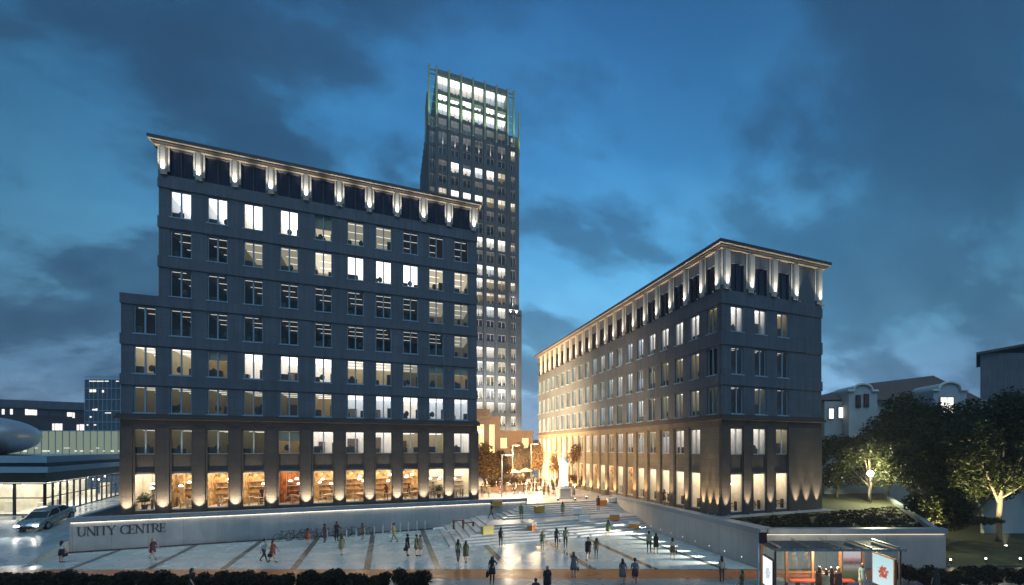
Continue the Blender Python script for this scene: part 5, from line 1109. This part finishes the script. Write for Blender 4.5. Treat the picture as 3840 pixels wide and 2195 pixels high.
def skirt_mesh(kind):
    if kind in _sk: return _sk[kind]
    b = MB(); fl_ = lambda t, z: 1 + .05 * math.sin(9 * t) * max(0, (1.0 - z) * 2)
    prof = {'dress': [(.235, .56), (.215, .75), (.19, .95), (.142, 1.14), (.17, 1.28), (.175, 1.36)], 'skirt': [(.215, .58), (.205, .75), (.185, .95), (.150, 1.08)], 'coat': [(.235, .62), (.215, .85), (.20, 1.0), (.18, 1.15), (.19, 1.30), (.19, 1.38)], 'shorts': [(.20, .60), (.20, .75), (.185, .95), (.165, 1.06)]}[kind]
    b.lathe(prof, 16, (0, -.012, .0), 0, 1., .74, fl_); me = b.mesh(kind if kind != 'coat' else 'jacket', CL_['grey'], True); _sk[kind] = me; return me
bagm = MB(); bagm.box(-.05, .05, -.15, .15, 0, .24); bagm.tube([(0, -.10, .24), (0, -.06, .42), (0, .06, .42), (0, .10, .24)], .012, 5)
casem = MB(); casem.box(-.06, .06, -.24, .24, 0, .34); casem.tube([(0, -.08, .34), (0, -.06, .39), (0, .06, .39), (0, .08, .34)], .012, 5)
packm = MB(); packm.lathe([(.10, 0), (.15, .06), (.16, .28), (.11, .40), (.04, .43)], 10, (0, 0, 0), 0, 1., .55)
BAGS = {'bag': bagm.mesh('handbag', CL_['black']), 'case': casem.mesh('briefcase', CL_['black']), 'pack': packm.mesh('backpack', CL_['black'], True)}
def over(o, slot, m):
    o.material_slots[slot].link = 'OBJECT'; o.material_slots[slot].material = m
def person(p, rz, label, pose='stand', fem=0, top='grey', bottom='black', legs='skin', hair='dark', hs='short', dress=None, h=1.72, bag=None, bagc='black', group=None):
    o = bpy.data.objects.new('person', POSE[pose, fem]); col.objects.link(o); s = h / 1.76; o.location = p; o.rotation_euler = (0, 0, rz); o.scale = (s, s, s)
    tag(o, label, 'person', group)
    over(o, 0, CL_[bottom]); over(o, 1, CL_[top]); over(o, 3, SKIN if legs == 'skin' and (dress or bottom == 'skin') else CL_[bottom])
    if dress in ('dress', 'skirt', 'shorts'): over(o, 0, SKIN if dress != 'shorts' else CL_[bottom])
    c = bpy.data.objects.new('hair', hair_mesh(hs, 0)); col.objects.link(c); c.parent = o; c.location = (0, -.04, -.035); over(c, 0, HAIR[hair])
    if dress: c = bpy.data.objects.new(dress if dress != 'coat' else 'jacket', skirt_mesh(dress)); col.objects.link(c); c.parent = o; over(c, 0, CL_[top if dress in ('dress', 'coat') else bottom])
    if bag:
        kind, nm, lb = bag; q = bpy.data.objects.new(nm, BAGS[kind]); col.objects.link(q); mt = Matrix.Rotation(rz, 3, 'Z')
        off = Vector((-.30, 0, .40 if kind == 'case' else .46)) if kind != 'pack' else Vector((0, .17, 1.0)); q.location = Vector(p) + (mt @ off) * s; q.rotation_euler = (0, 0, rz); q.scale = (s, s, s); over(q, 0, CL_[bagc]); tag(q, lb, 'bag')
    return o
def away(): return math.pi + YAWR
TO = YAWR            # facing the camera
AW = YAWR + math.pi  # walking away
RGT = YAWR + math.pi / 2; LFT = YAWR - math.pi / 2
def G(px, py): return on_z(px, py, 0)
def Z(px, zc): return cz((px - CXP) / FPX * zc, zc, 0)
person(G(230, 2110), AW, 'woman in white top and dark skirt standing below the ramp, back turned', 'stand', 1, 'white', 'black', hs='long', hair='dark', dress='skirt', h=1.66, bag=('bag', 'handbag', 'dark handbag of the woman below the ramp'))
person(G(572, 2098), RGT, 'woman in short dark dress striding right before the lettered wall', 'walk', 1, 'maroon', 'maroon', hs='bob', hair='blond', dress='dress', h=1.68)
person(Z(718, 26.3), RGT, 'woman in dark dress walking past the foreground hedge', 'step', 1, 'black', 'black', hs='long', dress='dress', h=1.70)
person(G(990, 2108), RGT, 'man in white shirt and dark red trousers striding beside a woman in red', 'walk', 0, 'white', 'maroon', h=1.78)
person(G(1022, 2108), RGT, 'woman in reddish dress with black bag walking beside a man', 'walk', 1, 'red', 'red', hs='long', dress='dress', h=1.66, bag=('bag', 'handbag', 'black handbag carried by the woman in red'))
person(G(1153, 2043), AW, 'small figure in red coat near the parked bicycles', 'stand', 1, 'red', 'red', hs='bob', dress='coat', h=1.50)
person(G(1218, 2034), LFT, 'person in dark red beside the first bollard', 'stand', 0, 'maroon', 'maroon', h=1.70)
person(G(1262, 2029), AW, 'tall person in maroon standing close to the lettered wall', 'stand', 0, 'maroon', 'black', h=1.80)
person(G(1281, 2083), AW, 'woman in pale khaki dress standing alone on the left paving', 'step', 1, 'khaki', 'khaki', hs='long', hair='brown', dress='dress', h=1.68)
person(G(1360, 2024), LFT, 'person in brown coat between the bollards', 'stand', 1, 'brown', 'brown', hs='bob', hair='brown', dress='coat', h=1.6)
person(G(1478, 2034), LFT, 'man in khaki clothes striding past the bollards', 'walk', 0, 'khaki', 'khaki', hair='brown', h=1.78)
person(G(1527, 2085), RGT, 'man in dark suit with shoulder bag standing left of a chatting pair', 'stand', 0, 'black', 'black', h=1.78, dress='coat', bag=('bag', 'shoulder_bag', 'black bag of the suited man left of the pair'))
person(G(1561, 2086), RGT, 'left one of two people in olive jackets chatting on the paving', 'stand', 0, 'olive', 'black', h=1.76, dress='coat')
person(G(1578, 2085), LFT, 'right one of two people chatting on the paving, in grey jacket', 'stand', 0, 'grey', 'black', hair='brown', h=1.70, dress='coat')
person(G(1718, 2108), AW, 'woman in green top and dark trousers left of a friend below the steps', 'step', 1, 'green', 'black', hs='long', h=1.72)
person(G(1747, 2112), AW, 'woman in pale olive dress beside a friend in green below the steps', 'step', 1, 'olive', 'olive', hs='long', hair='brown', dress='dress', h=1.68)
person(G(1878, 2048), AW, 'woman with backpack standing before the lower steps', 'stand', 1, 'grey', 'black', hs='long', h=1.66, legs='b', bag=('pack', 'backpack', 'dark backpack worn before the lower steps'))
person(G(1846, 2186), TO, 'woman in black suit with hand on hip crossing the orange lane', 'hip', 1, 'black', 'black', hs='bob', legs='b', h=1.74, dress='skirt', bag=('case', 'briefcase', 'black briefcase of the woman in black suit'))
person(G(2034, 2064), AW, 'woman in olive jacket and pale trousers below the middle of the stairs', 'step', 1, 'olive', 'khaki', hs='long', hair='blond', h=1.68, legs='b')
person(G(2087, 2052), AW, 'dark-dressed woman with bag holding a taller man by the hand', 'hold', 1, 'navy', 'black', hs='bob', h=1.66, legs='b', bag=('bag', 'handbag', 'dark handbag of the woman holding a hand'))
person(G(2121, 2056), AW, 'tall man in khaki shirt holding a woman by the hand', 'hold', 0, 'khaki', 'black', h=1.80)
person(G(2206, 2100), TO, 'man in dark suit and white shirt walking towards the street', 'walk', 0, 'black', 'navy', h=1.80, dress='coat')
person(G(2237, 2098), AW, 'curly-haired woman in olive top beside the suited man', 'stand', 1, 'olive', 'grey', hs='bob', hair='brown', h=1.68, legs='b')
person(G(2151, 2167), AW, 'long-haired woman with bags raising her arm at the orange lane', 'phone', 1, 'grey', 'grey', hs='long', hair='brown', dress='dress', h=1.72, bag=('bag', 'handbag', 'dark shopping bag of the woman raising her arm'))
person(Z(2053, 26.7), TO, 'fair-haired man in dark coat with shoulder strap at the bottom edge', 'hip' if 0 else 'stand', 0, 'black', 'black', hair='blond', h=1.74, dress='coat')
person(Z(2009, 24.4), AW, 'dark head and shoulders of a person cut by the bottom edge', 'stand', 0, 'navy', 'black', h=1.66)
person(G(2434, 2074), AW, 'man in khaki shirt walking with a woman beside the right wall', 'step', 0, 'khaki', 'black', h=1.80)
person(G(2460, 2076), AW, 'woman in short black dress walking with a man beside the right wall', 'step', 1, 'black', 'black', hs='long', dress='dress', h=1.68)
person(G(2522, 2098), AW, 'woman in pale top with brown bag alone beside the wall lights', 'step', 1, 'beige', 'brown', hs='bob', dress='skirt', h=1.68, bag=('bag', 'handbag', 'brown bag of the woman beside the wall lights'), bagc='brown')
person(G(2335, 2194), AW, 'long-haired woman in grey dress holding hands at the street', 'hold', 1, 'grey', 'grey', hs='long', dress='dress', h=1.66)
person(G(2381, 2195), AW, 'man in grey shirt and maroon shorts holding hands at the street', 'walk', 0, 'grey', 'maroon', h=1.72, dress='shorts')
person(G(2707, 2183), AW, 'woman in pale yellow top and dark trousers on the orange lane', 'stand', 1, 'beige', 'navy', hs='long', h=1.68, legs='b')
person(Z(2785, 26.1), LFT, 'woman in olive dress walking left by the bus stop sign', 'step', 1, 'olive', 'maroon', hs='long', hair='brown', dress='dress', h=1.66)
person(on_stairs(2281, 2014), AW, 'woman in light green dress at the foot of the stairs, arm bent', 'bend' if 0 else 'step', 1, 'green', 'green', hs='long', hair='brown', dress='dress', h=1.68)
person(on_stairs(1842, 1946), RGT, 'man in dark jacket striding across the stair landing', 'walk', 0, 'black', 'olive', h=1.78)
person(on_stairs(1955, 1949), TO, 'person in green coat coming down the landing with folded arms', 'bend', 0, 'green', 'khaki', h=1.74, dress='coat')
person(on_stairs(2110, 1938), AW, 'woman in dark green top climbing the middle of the stairs', 'step', 1, 'green', 'khaki', hs='bob', h=1.66, dress='skirt')
person(on_stairs(2243, 1918), AW, 'person in brown coat near the orange seat block', 'stand', 0, 'brown', 'brown', h=1.74, dress='coat')
def U(px, py): return on_z(px, py, UP)
for px, py, a in ((1808, 1862, (AW, 'person in brown jacket standing by the office corner upper square', 'stand', 0, 'brown', 'brown')), (1834, 1868, (TO, 'woman in khaki dress left of the front lamp post', 'step', 1, 'khaki', 'khaki')), (2040, 1862, (AW, 'left one of a couple walking up to the statue', 'walk', 0, 'brown', 'black')), (2056, 1862, (AW, 'right one of a couple walking up to the statue', 'walk', 1, 'brown', 'brown')),
        (1981, 1852, (AW, 'man in brown standing on the central walkway', 'stand', 0, 'brown', 'brown')), (1997, 1846, (TO, 'woman in beige on the central walkway', 'step', 1, 'beige', 'beige')), (2151, 1871, (AW, 'small person in grey just right of the statue plinth', 'stand', 1, 'grey', 'khaki')), (2230, 1840, (TO, 'person in beige by the right lamp post', 'stand', 1, 'beige', 'khaki')), (2263, 1845, (RGT, 'person in white by the right block entrance', 'step', 0, 'white', 'white')),
        (2296, 1851, (AW, 'person in white shirt at the right end of the stair top', 'stand', 0, 'white', 'grey')), (2017, 1836, (TO, 'person in brown among the crowd left of statue', 'stand', 0, 'brown', 'black')), (1875, 1852, (RGT, 'woman in brown waiting right behind the front lamp post', 'stand', 1, 'brown', 'black')), (1950, 1828, (LFT, 'person in dark clothes by the dark planter', 'stand', 0, 'black', 'black')), (2028, 1832, (TO, 'woman in red among the crowd left of statue', 'stand', 1, 'red', 'red')),
        (2070, 1834, (AW, 'man in olive just left of the statue', 'stand', 0, 'olive', 'black')), (2086, 1838, (LFT, 'woman in brown beside the statue plinth', 'step', 1, 'brown', 'brown')), (1965, 1824, (AW, 'person in khaki deep in the square', 'stand', 0, 'khaki', 'brown')), (1820, 1845, (RGT, 'man in black near the left planter', 'walk', 0, 'black', 'brown')), (1848, 1838, (LFT, 'woman in maroon near the left trees', 'stand', 1, 'maroon', 'maroon')), (2174, 1840, (TO, 'person in olive by the planter right of the statue', 'stand', 1, 'olive', 'black')), (2010, 1822, (AW, 'person in grey far back on the central walkway', 'stand', 0, 'grey', 'grey')), (1930, 1826, (TO, 'person in brown at the cafe parasol', 'stand', 1, 'brown', 'brown'))):
    person(U(px, py), a[0], a[1], a[2], a[3], a[4], a[5], hs='bob' if a[3] else 'short', dress='dress' if a[3] else None, h=1.7)
for px, py, a in ((2381, 1868, (AW, 'person in yellow coat on the path beside the right block', 'stand', 0, 'khaki', 'khaki')), (2491, 1897, (AW, 'person in brown coat before the lit corner shop window of the right block', 'stand', 0, 'brown', 'brown'))):
    person(on_z(px, py, 2.42), a[0], a[1], a[2], a[3], a[4], a[5], dress='coat', h=1.75)
person(Z(3232, 27.6), TO, 'dark-haired woman in pale green dress standing in the bus shelter', 'stand', 1, 'teal', 'teal', hs='bob', dress='dress', h=1.66)
for px, zc, lab, t_, hh, hc in ((3074, 26.6, 'leftmost of the waiting group in the shelter, long-haired in brown', 'brown', 1.70, 'brown'), (3099, 26.3, 'second of the waiting group in the shelter, in beige top', 'beige', 1.62, 'brown'), (3118, 26.7, 'third of the waiting group in the shelter, in dark jacket', 'black', 1.64, 'dark'), (3145, 26.4, 'rightmost of the waiting group in the shelter, blond', 'maroon', 1.72, 'blond')):
    person(Z(px, zc), AW, lab, 'stand', 1, t_, 'black', hs='long', hair=hc, h=hh, dress='coat', legs='b', group='people waiting in the shelter')
person(Z(3512, 26.4), AW, 'dark figure standing before the hedge right of the shelter', 'stand', 1, 'black', 'black', hs='long', h=1.70, legs='b', dress='coat')

# the crowd deep in the square: too small to tell apart
for k in range(30):
    c = ('brown', 'black', 'khaki')[k % 3]; f = k % 2; x, y = 14.5 + rnd.random() * 10.5, 60 + rnd.random() * 30
    person(Vector((x, y, UP)), rnd.uniform(0, 6.28), 'tiny distant %s in %s among the crowd on the upper square' % ('woman' if f else 'man', c), ('stand', 'step', 'walk')[k % 3], f, c, c, hs='bob' if f else 'short', dress='dress' if f else None, h=rnd.uniform(1.6, 1.8), group='distant crowd on the upper square')

# people seen inside the lit shops, and a pot plant behind the first shop window
for x, y, z, rz, lab, ps, f, c1, c2 in ((RX0 + FX[1], 34.4, 2.66, 0., 'man in khaki standing inside the middle shop window of the right block', 'stand', 0, 'khaki', 'brown'), (RX0 + FX[2] + .2, 34.5, 2.66, .3, 'person in white shirt inside the rightmost shop window of the right block', 'stand', 0, 'white', 'black'),
        (-.25, 53.6, 3.0, .4, 'woman in red inside an amber cafe window of the tall block', 'step', 1, 'red', 'maroon'), (2.0, 54.2, 3.0, 2., 'woman in brown walking inside a shop of the tall block', 'walk', 1, 'brown', 'brown'), (-11.5, 54.4, 3.0, 1., 'guest in dark clothes inside the fourth cafe window', 'stand', 0, 'black', 'black'),
        (4.6, 55.0, 3.0, .2, 'visitor in khaki inside the shop next to the last window', 'stand', 0, 'khaki', 'grey'), (RX0 + FX[0] - .2, 34.3, 2.66, -.3, 'person in grey inside the corner shop window of the right block', 'stand', 1, 'grey', 'black')):
    person(Vector((x, y, z)), rz, lab, ps, f, c1, c2, hs='bob' if f else 'short', h=1.74, legs='b')
for k, (x, y, lab) in enumerate(((-19.95, 53.3, 'green potted plant inside the leftmost shop window'), (5.1, 53.3, 'green potted plant inside the second shop window from the right'))):
    t = empty('potted_plant', (x, y, 3.0), lab, 'plant'); b = MB(); b.lathe([(.16, 0), (.24, .40), (.26, .44), (.20, .44)], 12); b.build('pot', M['wood'], t, loc=(0, 0, 0))
    b = MB(); b.tube([(0, 0, .4), (.05, 0, 1.0)], .03, 6); b.build('stem', M['tree_bark'], t, loc=(0, 0, 0)); leaf_cloud([(0, 0, 1.15, .42), (.2, .1, .95, .3), (-.2, 0, 1.0, .3)], 260, .10, 90 + k).build('foliage', leafmat('house_plant', (.06, .10, .02), (.14, .18, .05)), t, loc=(0, 0, 0))
# ------------------------------------------------------------------ evening haze: one even volume round the scene
b = MB(); b.box(-420, 420, -60, 1400, -1.2, 125)
hz_m = bpy.data.materials.new('evening_air'); hz_m.use_nodes = True; t = hz_m.node_tree; t.nodes.clear()
o_ = t.nodes.new('ShaderNodeOutputMaterial'); pv = t.nodes.new('ShaderNodeVolumePrincipled'); lk(t, pv.outputs[0], o_.inputs['Volume'])
pv.inputs['Color'].default_value = (.80, .86, .92, 1); pv.inputs['Density'].default_value = .0009; pv.inputs['Anisotropy'].default_value = .35
tag(b.build('haze', hz_m), kind='stuff')
